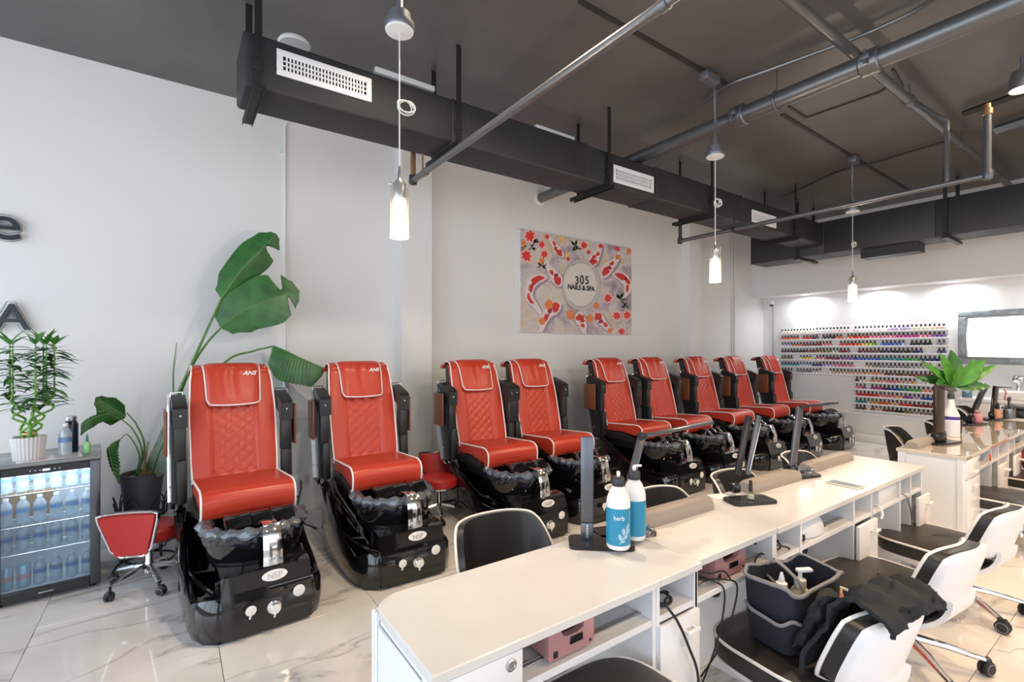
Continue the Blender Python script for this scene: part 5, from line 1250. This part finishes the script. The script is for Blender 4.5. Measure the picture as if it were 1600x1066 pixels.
def big_leaf(axis, widths, normal, fold, m=leaf_m, veins=26, notch=(), curl=0.0, backm=None):
    ax = spline(axis, 8); n = len(ax); nrm0 = Vector(normal).normalized()
    def fn(u, v):
        k = v*(n-1); i = min(int(k), n-2); p = ax[i].lerp(ax[i+1], k-i)
        d = (ax[min(n-1, i+1)]-ax[max(0, i-1)]).normalized(); side = d.cross(nrm0).normalized(); nn = side.cross(d).normalized()
        s = (u-.5)*2; w = interp(widths, v)
        for (va, vb, sg, amt) in notch:
            if va < v < vb and s*sg > 0: w *= 1-amt*math.sin(PI*(v-va)/(vb-va))
        z = -fold*abs(s)*w+.006*math.sin((v-abs(s)*.10)*veins*2*PI)*abs(s)**.5*min(1, (1-v)*5)*min(1, v*6)-curl*(s*s)*w
        return p+side*(s*w)+nn*z
    mb = MB().shell(fn, 21, 90, .0016)
    lo = mb.build('leaf', m, BP, sharp=70)
    mr = [fn(.5, k/40)-nrm0*0+Vector((0, 0, 0)) for k in range(41)]
    MB().tube([Vector(p)+nrm0*.002 for p in mr], [lerp(.006, .002, k/40) for k in range(41)], 6).build('midrib', stem_m if m is not leaf_d else leaf_m, lo)
YP = 4.52
base = (-.0, 0, .29)
stem([(.02, 0, .29), wp(268, 640, YP), wp(292, 585, YP), wp(318, 528, YP), wp(346, 466, YP)], .014, .008)
stem([(.03, .01, .29), wp(272, 640, YP+.02), wp(296, 580, YP+.02), wp(322, 538, YP+.02), wp(346, 512, YP+.02)], .013, .007)
stem([(.05, -.02, .29), wp(300, 640, YP+.1), wp(352, 566, YP+.1), wp(395, 549, YP+.1), wp(428, 541, YP+.1)], .012, .007)
stem([(-.0, .01, .29), wp(266, 640, YP), wp(271, 580, YP), wp(276, 536, YP)], .009, .003)
big_leaf([wp(346, 466, YP), wp(375, 425, YP-.02), wp(405, 393, YP-.04), wp(432, 366, YP-.06)], [(0, .012), (.05, .07), (.25, .115), (.6, .135), (.85, .105), (.97, .05), (1, .01)], (.25, -1, .35), .35, notch=((.70, .86, 1, .9),), veins=34)
big_leaf([wp(345, 512, YP+.02), wp(378, 488, YP-.02), wp(415, 471, YP-.06), wp(445, 460, YP-.08), wp(468, 455, YP-.08)], [(0, .02), (.04, .10), (.20, .175), (.55, .215), (.78, .17), (.92, .10), (1, .01)], (.1, -1, .12), .10, notch=((.72, .84, 1, .85), (.66, .80, -1, .75)), veins=40)
big_leaf([wp(427, 541, YP+.1), wp(445, 548, YP+.06), wp(470, 560, YP+.02), wp(500, 573, YP-.02), wp(509, 577, YP-.02)], [(0, .02), (.08, .11), (.4, .15), (.75, .12), (.95, .05), (1, .01)], (.1, -.55, .85), 1.0, veins=26, curl=.3)
# small side shoots
stem([(-.03, -.02, .29), wp(226, 700, 4.5), wp(214, 665, 4.5), wp(198, 645, 4.5)], .008, .004)
stem([(-.02, -.03, .29), wp(222, 705, 4.48), wp(208, 672, 4.48), wp(190, 655, 4.48)], .007, .004)
stem([(-.04, -.03, .29), wp(218, 712, 4.46), wp(200, 680, 4.46), wp(186, 688, 4.46)], .006, .003)
big_leaf([wp(196, 652, 4.5), wp(178, 640, 4.47), wp(150, 621, 4.44)], [(0, .02), (.25, .095), (.6, .10), (.9, .045), (1, .008)], (.25, -.8, .6), .3, leaf_m, 20)
big_leaf([wp(188, 655, 4.48), wp(165, 648, 4.42), wp(140, 658, 4.36), wp(126, 680, 4.32)], [(0, .012), (.3, .045), (.7, .04), (1, .006)], (.1, -.5, .85), .5, leaf_m, 16)
big_leaf([wp(186, 688, 4.46), wp(172, 698, 4.40), wp(174, 722, 4.37), wp(186, 757, 4.36)], [(0, .01), (.3, .045), (.7, .04), (1, .006)], (-.7, -.7, .2), .5, leaf_m, 16)
big_leaf([(.06, -.02, .27), wp(243, 725, 4.42), wp(256, 690, 4.40), wp(274, 648, 4.40)], [(0, .03), (.3, .075), (.7, .06), (1, .01)], (-.5, -.8, .2), .25, leaf_d, 24)
for k, (x, y) in enumerate(((232, 690), (258, 715), (226, 708), (262, 722))): MB().tube([(.01*k, -.02, .28), wp(x, y, 4.5)], [.010, .004], 6).build('dry_stub', mat('dry brown stub', (.36, .23, .12), .8), BP)
# cords on the floor between fridge and chair
cable([(-.36, 4.75, .01), (-.25, 4.45, .006), (-.05, 4.35, .006), (.02, 4.5, .006), (-.12, 4.62, .006), (-.3, 4.5, .006), (-.34, 4.3, .006)], 'black cord looped on the floor behind the red stool', .006)
cable([(-.1, 4.3, .006), (0.0, 4.2, .03), (.03, 4.05, .12), (.05, 4.0, .35), (.06, 4.05, .5)], 'black cord rising beside the first pedicure chair', .006)
cable([(1.0, 4.93, .32), (.99, 4.85, .25), (.94, 4.75, .1), (.96, 4.6, .01), (1.02, 4.4, .006)], 'black cord dropping from the wall between the first two pedicure chairs', .007)
tag(MB().rbox(.96, 1.04, 4.915, 4.948, .28, .36, .004, 1).build('wall_socket', white_plastic), 'small wall socket behind the second pedicure chair', 'socket')

# ------------------------------------------------------------------ koi picture
PYc = 4.905
KX0, KX1, KZ0, KZ1 = 3.57, 5.645, 1.77, 3.075
kp = empty('wall_picture', 'large koi fish canvas with round salon logo on the white wall', 'picture', ((KX0+KX1)/2, 4.948, 1.77))
IK = Matrix.Translation((-(KX0+KX1)/2, -4.948, -1.77))
MB().rbox(KX0, KX1, PYc, 4.948, KZ0, KZ1, .004, 2, M=IK).build('canvas', trim_white, kp)
def print_mat():
    m = bpy.data.materials.new('watercolour pond print'); m.use_nodes = True; nt = m.node_tree; N = nt.nodes; L = nt.links; b = N['Principled BSDF']; b.inputs['Roughness'].default_value = .5
    tc = N.new('ShaderNodeTexCoord')
    n1 = N.new('ShaderNodeTexNoise'); n1.inputs['Scale'].default_value = 2.6; n1.inputs['Detail'].default_value = 6; n1.inputs['Distortion'].default_value = .8; L.new(tc.outputs['Object'], n1.inputs[0])
    r = N.new('ShaderNodeValToRGB'); e = r.color_ramp.elements; e[0].position = .30; e[0].color = (.27, .21, .26, 1); e[1].position = .62; e[1].color = (.64, .52, .40, 1)
    for p_, c_ in ((.40, (.44, .37, .43, 1)), (.48, (.60, .53, .54, 1)), (.55, (.66, .60, .54, 1))): x = e.new(p_); x.color = c_
    L.new(n1.outputs['Fac'], r.inputs[0])
    v = N.new('ShaderNodeTexVoronoi'); v.feature = 'DISTANCE_TO_EDGE'; v.inputs['Scale'].default_value = 7; L.new(tc.outputs['Object'], v.inputs['Vector'])
    r2 = N.new('ShaderNodeValToRGB'); r2.color_ramp.elements[0].position = 0; r2.color_ramp.elements[0].color = (.45, .40, .42, 1); r2.color_ramp.elements[1].position = .03; r2.color_ramp.elements[1].color = (1, 1, 1, 1); L.new(v.outputs['Distance'], r2.inputs[0])
    n3 = N.new('ShaderNodeTexNoise'); n3.inputs['Scale'].default_value = 1.7; L.new(tc.outputs['Object'], n3.inputs[0])
    r3 = N.new('ShaderNodeValToRGB'); r3.color_ramp.elements[0].position = .5; r3.color_ramp.elements[1].position = .6; L.new(n3.outputs['Fac'], r3.inputs[0])
    mx = N.new('ShaderNodeMix'); mx.data_type = 'RGBA'; mx.blend_type = 'MULTIPLY'; L.new(r3.outputs[0], mx.inputs['Factor']); L.new(r.outputs[0], mx.inputs['A']); L.new(r2.outputs[0], mx.inputs['B']); L.new(mx.outputs['Result'], b.inputs['Base Color'])
    return m
MB().rbox(KX0+.006, KX1-.004, PYc-.0015, PYc, KZ0+.004, KZ1-.004, .0005, 1, M=IK).build('printed_ground', print_mat(), kp)
def kpt(cx, cy, lay): p = P(790+cx/5.332, 340+cy/5.332, Y=PYc); return IK @ Vector((p.x, PYc-.002-.0006*lay, p.z))
def clampk(v): v.x = max(KX0+.008, min(KX1-.006, v.x+(KX0+KX1)/2))-(KX0+KX1)/2; v.z = max(KZ0+.006, min(KZ1-.006, v.z+1.77))-1.77; return v
def blob(pts, lay, m, name):
    vs = [clampk(kpt(x, y, lay)) for x, y in pts]; MB().add(vs, [tuple(range(len(vs)))]).build(name, m, kp)
def ribbon(path, w, lay, mb, prof):
    q = spline([Vector((x, y, 0)) for x, y in path], 6); n = len(q); L_ = []; R_ = []
    for i, p in enumerate(q):
        d = (q[min(n-1, i+1)]-q[max(0, i-1)]).normalized(); s = Vector((-d.y, d.x, 0)); k = w*interp(prof, i/(n-1)); L_.append(p+s*k); R_.append(p-s*k)
    vs = [clampk(kpt(p.x, p.y, lay)) for p in L_+R_]; mb.add(vs, [(i, i+1, n+i+1, n+i) for i in range(n-1)])
k_white = mat('koi white', (.80, .68, .68), .5); k_red = mat('koi red', (.62, .035, .03), .5); k_dark = mat('koi dark red', (.33, .02, .04), .5); k_sh = mat('koi shadow print', (.34, .26, .34), .5)
k_or = mat('orange bloom', (.80, .22, .06), .5); k_ye = mat('yellow bloom', (.80, .50, .16), .5); k_leaf = mat('print leaf green', (.10, .11, .06), .5); k_pk = mat('bloom edge pink', (.85, .52, .48), .5); k_bl = mat('bloom red', (.72, .045, .04), .5)
fish = [([(355, 160), (400, 215), (435, 275), (480, 335)], 30), ([(340, 395), (385, 450), (425, 510), (458, 575)], 46), ([(345, 500), (270, 510), (210, 560), (195, 660), (250, 740), (300, 810)], 42), ([(460, 715), (400, 755), (330, 830), (290, 950)], 52), ([(605, 790), (622, 850), (645, 900), (655, 965)], 42), ([(735, 790), (780, 840), (830, 900), (890, 950)], 38), ([(795, 225), (765, 300), (735, 350), (712, 415)], 38), ([(945, 325), (890, 385), (845, 430), (808, 505)], 44), ([(890, 470), (960, 490), (1015, 550), (1010, 620), (965, 670)], 40)]
bodyp = [(0, .35), (.12, .5), (.35, .75), (.7, 1), (.88, .8), (1, .25)]
for i, (path, w) in enumerate(fish):
    rev = path if i in (0, 1, 6, 7) else path[::-1]
    for lay, m, kk, dx in ((0, k_sh, 1.25, 10), (1, k_white, 1.0, 0)):
        mb = MB(); ribbon([(x+dx, y+dx) for x, y in rev], w*kk, lay, mb, bodyp); mb.build('koi_body' if lay else 'koi_shade', m, kp)
    q = spline([Vector((x, y, 0)) for x, y in rev], 10); N_ = len(q)
    def at_(c, off):
        j = int(c*(N_-1)); d = (q[min(N_-1, j+1)]-q[max(0, j-1)]).normalized(); sd = Vector((-d.y, d.x, 0)); return q[j]+sd*off*w, d, sd
    fin = MB()
    for c, sg, L_ in ((.68, 1, 1.1), (.68, -1, 1.1), (.02, 1, 1.3), (.02, -1, 1.3)):
        p0, d, sd = at_(c, sg*.45 if c > .5 else 0); p1 = p0-d*w*.55*L_+sd*sg*w*.55*L_
        ribbon([(p0.x, p0.y), ((p0.x+p1.x)/2, (p0.y+p1.y)/2), (p1.x, p1.y)], w*.30, .9, fin, [(0, .7), (.5, 1), (1, .25)])
    fin.build('koi_fin', k_white, kp)
    rg = random.Random(i*5+2)
    for c, l_, off, ww, m in ((.78, .16, 0, .80, k_red), (.56, .08, (-1)**i*.25, .55, k_dark if i % 2 else k_red), (.36, .10, -(-1)**i*.15, .50, k_red)):
        pts = []
        for kk in range(18):
            an = kk*PI/9; cc = max(.02, min(.97, c+l_*math.cos(an)*(1+.25*math.sin(an*3+rg.random())))); wd = interp(bodyp, cc)*ww*math.sin(an)*(1+.2*math.sin(an*2+i))
            p0, d, sd = at_(cc, off*interp(bodyp, cc)+wd); pts.append((p0.x, p0.y))
        blob(pts, 2, m, 'koi_patch')
for x, y, r in ((240, 210, 60), (575, 235, 55), (300, 400, 50), (955, 680, 65), (215, 250, 45), (600, 260, 40), (1000, 740, 45), (150, 250, 40)):
    lf = MB(); rg = random.Random(x)
    for k in range(7):
        an = rg.random()*6.28; L_ = r*rg.uniform(.7, 1.1); mb = lf; ribbon([(x, y), (x+math.cos(an)*L_*.5, y+math.sin(an)*L_*.5), (x+math.cos(an)*L_, y+math.sin(an)*L_)], r*.16, 1.5, lf, [(0, .2), (.5, 1), (1, .1)])
    lf.build('leaf_print', k_leaf, kp)
def flower(x, y, r, mi, mo, n=7, lay=3):
    for m, k, ly in ((mo, 1.0, lay), (mi, .74, lay+.5)):
        f = MB(); rg = random.Random(int(x*7+y))
        a0 = rg.random()
        for q in range(n):
            an = a0+q*2*PI/n; L_ = r*k*rg.uniform(.85, 1.1)
            ribbon([(x, y), (x+math.cos(an)*L_*.5, y+math.sin(an)*L_*.55), (x+math.cos(an)*L_, y+math.sin(an)*L_*1.1)], r*(.33*k if k > .9 else .20), ly+q*.04, f, [(0, .3), (.45, 1), (1, .05)])
        f.build('bloom_petals', m, kp)
for x, y, r in ((200, 155, 72), (172, 320, 72), (320, 305, 48), (652, 230, 44), (850, 672, 52), (925, 820, 52), (1012, 815, 52), (965, 950, 45), (300, 225, 42)): flower(x, y, r, k_bl, k_pk)
for x, y, r, m in ((540, 812, 46, k_or), (702, 842, 38, k_or), (755, 735, 32, k_or), (470, 178, 28, k_ye), (1025, 280, 26, k_or), (930, 262, 22, k_bl), (360, 725, 44, k_or), (303, 862, 34, k_or), (512, 312, 24, k_ye), (345, 160, 22, k_bl), (520, 345, 20, k_bl), (870, 940, 26, k_or), (790, 238, 22, k_bl), (690, 290, 20, k_bl), (930, 330, 24, k_or), (150, 215, 26, k_or), (300, 360, 26, k_or)): flower(x, y, r, m, m, 9)
def disc(rx, ry, lay, m, name, cx=628, cy=562): blob([(cx+rx*math.cos(k*PI/32), cy+ry*math.sin(k*PI/32)) for k in range(64)], lay, m, name)
disc(160, 214, 5, mat('logo rim', (.25, .22, .24), .5), 'logo_rim'); disc(156, 210, 5.5, mat('logo ring', (.62, .58, .56), .5), 'logo_ring'); disc(132, 180, 6, mat('logo cream', (.72, .68, .64), .5), 'logo_disc', 624, 560)
tk = MB()
for k in range(70):
    an = 2*PI*k/70
    if -2.2 < an-2*PI < -1.0 or .9 < an < 2.4 or 5.4 < an or an < .9:
        c, s = math.cos(an), math.sin(an); h = .5+.5*math.sin(k*2.3)
        tk.add([clampk(kpt(626+(140+a_)*c*1.0+b_*-s, 561+(190+a_*1.3)*s+b_*c, 6.5)) for a_, b_ in ((-6-4*h, -3), (6, -3), (6, 3), (-6-4*h, 3))], [(0, 1, 2, 3)])
tk.build('rim_lettering', mat('faint grey print', (.30, .27, .30), .5), kp)
def ktext(s, cx, cy, size, m, shear=0, bev=0.0):
    p = kpt(cx, cy, 8); text(s, size, m, kp, FACE_NY(p.x, p.y, p.z), .0006, bevel=bev, shear=shear)
ktext('3', 592, 527, .155, dark_print, 0, .003); ktext('0', 633, 525, .180, dark_print, 0, .002); ktext('5', 676, 527, .155, dark_print, 0, .003)
ktext('|', 634, 520, .10, k_red)
ktext('NAILS & SPA', 628, 588, .092, dark_print, 0, .0035)

# ------------------------------------------------------------------ polish racks on the far wall
rk = trim_white
U = empty('polish_rack', 'wide upper wall rack of seven white ledges full of nail polish', 'rack', (9.55, 3.38, 1.1))
Lw = empty('polish_rack', 'narrower lower wall rack of five white ledges full of nail polish', 'rack', (9.55, 2.85, .53))
UZ = [1.855, 1.735, 1.612, 1.490, 1.368, 1.246, 1.125]; LZ = [1.005, .886, .767, .648, .535]
def ledge(par, y0, y1, z):
    MB().rbox(9.485-9.55, -.001, y0-par.location.y, y1-par.location.y, z-.012-par.location.z, z-par.location.z, .002, 1).rbox(9.485-9.55, 9.489-9.55, y0-par.location.y, y1-par.location.y, z-par.location.z, z+.012-par.location.z, .001, 1).build('ledge', rk, par)
for z in UZ: ledge(U, 2.16, 4.60, z)
for z in LZ: ledge(Lw, 2.30, 3.38, z)
MB().rbox(9.541-9.55, -.001, 2.16-3.38, 4.60-3.38, 1.10-1.1, 1.97-1.1, .002, 1).build('back_board', rk, U); MB().rbox(9.541-9.55, -.001, 2.30-2.85, 3.38-2.85, 0, 1.10-.53, .002, 1).build('back_board', rk, Lw)
CN = {'red': (.62, .02, .02), 'orange red': (.66, .10, .03), 'brown': (.16, .07, .04), 'dark plum': (.07, .02, .06), 'black': (.012, .012, .014), 'pink': (.72, .22, .32), 'magenta': (.55, .03, .25), 'purple': (.22, .08, .32), 'lavender': (.48, .38, .58), 'yellow': (.75, .55, .05), 'green': (.05, .36, .08), 'lime': (.40, .60, .04), 'blue': (.03, .10, .48), 'navy': (.02, .03, .14), 'teal': (.03, .25, .28), 'pale blue': (.38, .50, .58), 'grey': (.28, .28, .30), 'cream': (.72, .66, .55), 'nude': (.62, .44, .36), 'pale pink': (.74, .56, .56), 'clear': (.74, .74, .72), 'maroon': (.22, .02, .04), 'olive': (.20, .18, .06), 'mustard': (.60, .36, .05), 'peach': (.75, .36, .24), 'silver': (.45, .45, .46)}
def lin_seq(spec, n):
    out = []
    for c, w in spec: out += [c]*max(1, round(w*n))
    while len(out) < n: out.append(spec[-1][0])
    return out[:n]
# from the cable end (far, large y) towards the mirror
UR = [[('cream', .25), ('clear', .12), ('pale pink', .15), ('clear', .18), ('lavender', .12), ('cream', .12), ('nude', .06)],
      [('orange red', .14), ('red', .10), ('dark plum', .08), ('black', .06), ('orange red', .12), ('red', .08), ('pink', .16), ('magenta', .12), ('pink', .06), ('purple', .08)],
      [('lavender', .06), ('grey', .03), ('orange red', .07), ('brown', .05), ('maroon', .08), ('pink', .10), ('red', .12), ('orange red', .04), ('yellow', .04), ('lime', .03), ('green', .05), ('blue', .12), ('pale blue', .04), ('black', .14), ('grey', .05)],
      [('dark plum', .10), ('black', .08), ('maroon', .10), ('olive', .10), ('silver', .05), ('maroon', .16), ('brown', .10), ('black', .18), ('navy', .13)],
      [('olive', .08), ('cream', .06), ('yellow', .06), ('pink', .08), ('maroon', .08), ('purple', .08), ('blue', .16), ('teal', .14), ('green', .06), ('navy', .12), ('pale blue', .08)],
      [('teal', .14), ('pale blue', .08), ('navy', .06), ('lavender', .10), ('pink', .14), ('nude', .10), ('grey', .20), ('silver', .18)],
      [('silver', .10), ('grey', .14), ('cream', .14), ('nude', .20), ('peach', .12), ('brown', .14), ('maroon', .16)]]
LR = [[('black', .05), ('pale pink', .15), ('peach', .22), ('pink', .15), ('nude', .15), ('mustard', .08), ('clear', .20)],
      [('pink', .12), ('purple', .16), ('magenta', .08), ('dark plum', .10), ('blue', .10), ('teal', .10), ('green', .16), ('peach', .18)],
      [('red', .32), ('pink', .22), ('peach', .12), ('purple', .12), ('lavender', .12), ('blue', .10)],
      [('teal', .18), ('pale blue', .06), ('mustard', .12), ('orange red', .14), ('nude', .12), ('red', .16), ('maroon', .22)],
      [('brown', .28), ('nude', .12), ('brown', .16), ('black', .12), ('olive', .12), ('grey', .20)]]
cap_blk = mat('black polish cap', (.015, .015, .016), .35)
PM = {}
def polish_parts(cname):
    m = MB(); m.lathe([(0, 0), (.023, 0), (.0265, .003), (.0265, .038), (.016, .048), (.010, .051)], n=9, mi=0, cap=False); m.lathe([(.0105, .049), (.012, .052), (.0105, .086), (0, .087)], n=8, mi=1, cap=False); return m
ordn = ['top', 'second', 'third', 'fourth', 'fifth', 'sixth', 'seventh']
allb = []
for i, (z, row) in enumerate(zip(UZ, UR)):
    n = 44; seq = lin_seq(row, n)
    for k, c in enumerate(seq):
        y = 4.57-k*.0548
        if noise.noise(Vector((i*3.1, k*.45, 1))) < -.42: continue
        allb.append((9.516, y, z, c, 'on the %s ledge of the upper wall rack' % ordn[i], 'U'))
for i, (z, row) in enumerate(zip(LZ, LR)):
    n = 19; seq = lin_seq(row, n)
    for k, c in enumerate(seq):
        y = 3.345-k*.0555
        if noise.noise(Vector((i*2.1, k*.5, 7))) < -.5: continue
        allb.append((9.516, y, z, c, 'on the %s ledge of the lower wall rack' % ordn[i], 'L'))
allb.sort(key=lambda b: math.hypot(b[0], b[1]))
cnt = {}
for b in sorted(allb, key=lambda b: b[1]): cnt.setdefault((b[4]), []).append(b)
ORD = lambda n: '%d%s' % (n, 'th' if 10 < n % 100 < 14 else {1: 'st', 2: 'nd', 3: 'rd'}.get(n % 10, 'th'))
for j, (x, y, z, c, w, rkk) in enumerate(allb[:300]):
    if c not in PM:
        o = polish_parts(c).build('nail_polish', [mat('polish '+c, CN[c], .18, coat=.3), cap_blk]); PM[c] = o.data
        o.location = (x, y, z)
    else: o = link('nail_polish', PM[c], None, (x, y, z))
    o.rotation_euler = (0, 0, (j*2.4) % 6.28); o.scale = (1, 1, 1.12)
    tag(o, '%s nail polish, %s from mirror end %s' % (c, ORD(cnt[w].index((x, y, z, c, w, rkk))+1), w.replace('on the ', 'on ').replace('of the ', 'of ').replace('wall rack', 'rack')), 'nail polish', 'polish bottles %s' % w)
rest = {}
for (x, y, z, c, w, rkk) in allb[300:]: rest.setdefault(rkk, []).append((x, y, z, c))
for rkk, L_ in rest.items():
    m = MB(); ms = []; idx = {}
    for x, y, z, c in L_:
        if c not in idx: idx[c] = len(ms); ms.append(mat('polish '+c, CN[c], .18, coat=.3))
        q = polish_parts(c); m.add(q.v, q.f, 0, Matrix.Translation((x, y, z)))
        m.m[-len(q.f):] = [idx[c] if k == 0 else -1 for k in q.m]
    ms.append(cap_blk); m.m = [len(ms)-1 if k == -1 else k for k in m.m]
    o = m.build('nail_polishes', ms); tag(o, 'remaining nail polish at the cable end of the %s wall rack' % ('upper' if rkk == 'U' else 'lower'), 'nail polish', None, 'stuff')

# ------------------------------------------------------------------ mirror, vanity, plant
MY0, MY1, MZ0, MZ1 = .45, 2.055, 1.345, 2.12
t = empty('wall_mirror', 'wide mirror in a distressed silver grey frame on the far wall', 'mirror', (9.55, (MY0+MY1)/2, MZ0))
IM = Matrix.Translation((-9.55, -(MY0+MY1)/2, -MZ0))
frm = mat('distressed silver frame', (.27, .31, .33), .45, .3, bump=.25, bscale=30, var=.35, vscale=10)
f = MB()
for y0, y1, z0, z1 in ((MY0, MY1, MZ1-.09, MZ1), (MY0, MY1, MZ0, MZ0+.09), (MY0, MY0+.10, MZ0+.09, MZ1-.09), (MY1-.10, MY1, MZ0+.09, MZ1-.09)): f.rbox(9.505, 9.548, y0, y1, z0, z1, .012, 3, M=IM)
f.build('frame', frm, t)
f = MB()
for y0, y1, z0, z1 in ((MY0+.09, MY1-.09, MZ1-.105, MZ1-.085), (MY0+.09, MY1-.09, MZ0+.085, MZ0+.105), (MY0+.085, MY0+.105, MZ0+.09, MZ1-.09), (MY1-.105, MY1-.085, MZ0+.09, MZ1-.09)): f.rbox(9.50, 9.53, y0, y1, z0, z1, .006, 2, M=IM)
f.build('inner_bead', steel, t)
MB().box(9.535, 9.54, MY0+.09, MY1-.09, MZ0+.08, MZ1-.08, M=IM).build('mirror_glass', mat('mirror silver', (.93, .94, .94), .015, 1.0), t)
t = empty('vanity', 'white vanity with basin under the silver framed mirror', 'vanity', (9.27, 1.2, 0))
MB().rbox(-.25, .27, -.8, .72, .08, .84, .006, 2).build('cabinet', lam, t); MB().rbox(-.28, .275, -.82, .75, .84, .88, .006, 2).build('counter_top', trim_white, t)
MB().rbox(-.22, .14, -.30, .40, .88, 1.0, .03, 3).build('basin', white_plastic, t)
for y0, y1 in ((-.79, -.05), (-.03, .71)): d = MB().rbox(-.268, -.25, y0, y1, .10, .82, .004, 2).build('door', lam, t); MB().rbox(-.29, -.268, (y0+y1)/2-.06, (y0+y1)/2+.06, .70, .715, .004, 1).build('handle', chrome, d)
MB().tube(spline([(.18, .22, .88), (.18, .22, 1.10), (.12, .22, 1.16), (.02, .22, 1.13)], 6), .022, 10).rbox(.12, .22, .17, .27, 1.12, 1.20, .012, 2).build('faucet', chrome, t)
b = P(1511, 617, X=9.1)
t = empty('hand_soap', 'clear hand soap pump with blue liquid on the vanity', 'bottle', (9.1, b.y, .8805)); MB().lathe([(0, 0), (.05, 0), (.055, .01), (.055, .13), (.03, .17), (.02, .18)], n=20, cap=False).build('bottle_body', glass_jar, t); MB().lathe([(0, .004), (.05, .004), (.05, .09), (0, .09)], n=18).build('liquid', mat('blue soap', (.12, .30, .42), .2), t); MB().lathe([(.024, .178), (.024, .20), (.008, .205), (.008, .24), (0, .24)], n=14).rbox(-.05, .015, -.012, .012, .232, .25, .006, 2).build('pump', mat('teal pump', (.04, .20, .24), .4), t)
pb = Vector((6.05, 1.34, ZD))
t = empty('potted_plant', 'broad leaved green potted plant behind the broad dark lamp', 'plant', pb)
MB().lathe([(0, 0), (.055, 0), (.06, .005), (.07, .13), (.062, .13), (.06, .11)], n=24, cap=False).build('pot', blk_plastic, t); MB().lathe([(0, .112), (.062, .11)], n=18, cap=False).build('soil', soil, t)
rg = random.Random(21)
def broad(L, w, droop):
    def fn(u, v): k = math.sin(PI*min(1, v**.8))**.8; s = (u-.5)*2; return (s*w*k, L*v, -droop*L*v*v+.30*abs(s)*w*k+.004*math.sin(v*30)*abs(s))
    return MB().shell(fn, 9, 18, .0015)
Rv, Fv = Vector((CY, -SY, 0)), Vector((SY, CY, 0))
crown = Vector((-.02, 0, .44))
for k, (th, L_, w_, c_, m_) in enumerate(((-22, .36, .065, .2, leaf_l), (3, .34, .080, .0, leaf_m), (38, .34, .072, .35, leaf_l), (56, .40, .048, .25, leaf_l), (47, .45, .028, -.2, leaf_l), (-52, .35, .048, .2, leaf_l), (-82, .22, .075, .5, leaf_m), (86, .27, .050, .5, leaf_m), (-36, .35, .04, -.3, leaf_m), (20, .28, .06, -.3, leaf_m), (-6, .27, .058, .6, leaf_l), (68, .28, .05, -.5, leaf_m), (-66, .28, .05, -.5, leaf_m))):
    a_ = math.radians(th); d = (Vector((0, 0, 1))*math.cos(a_)+Rv*math.sin(a_)-Fv*c_).normalized()
    nz = (-Fv*.9+Vector((0, 0, .45))); nz = (nz-d*nz.dot(d)).normalized(); sx_ = d.cross(nz)
    p_ = crown+Rv*.02*math.sin(a_)+Vector((0, 0, rg.uniform(-.02, .03)))
    MB().tube(spline([(0, 0, .11), (crown*.6+p_*.1)[:], p_[:]], 5), [.008-.003*i/10 for i in range(11)], 6).build('stem', stem_m, t)
    o = broad(L_, w_, .12).build('leaf', m_, t); o.matrix_local = Matrix(((sx_.x, d.x, nz.x, p_.x), (sx_.y, d.y, nz.y, p_.y), (sx_.z, d.z, nz.z, p_.z), (0, 0, 0, 1)))
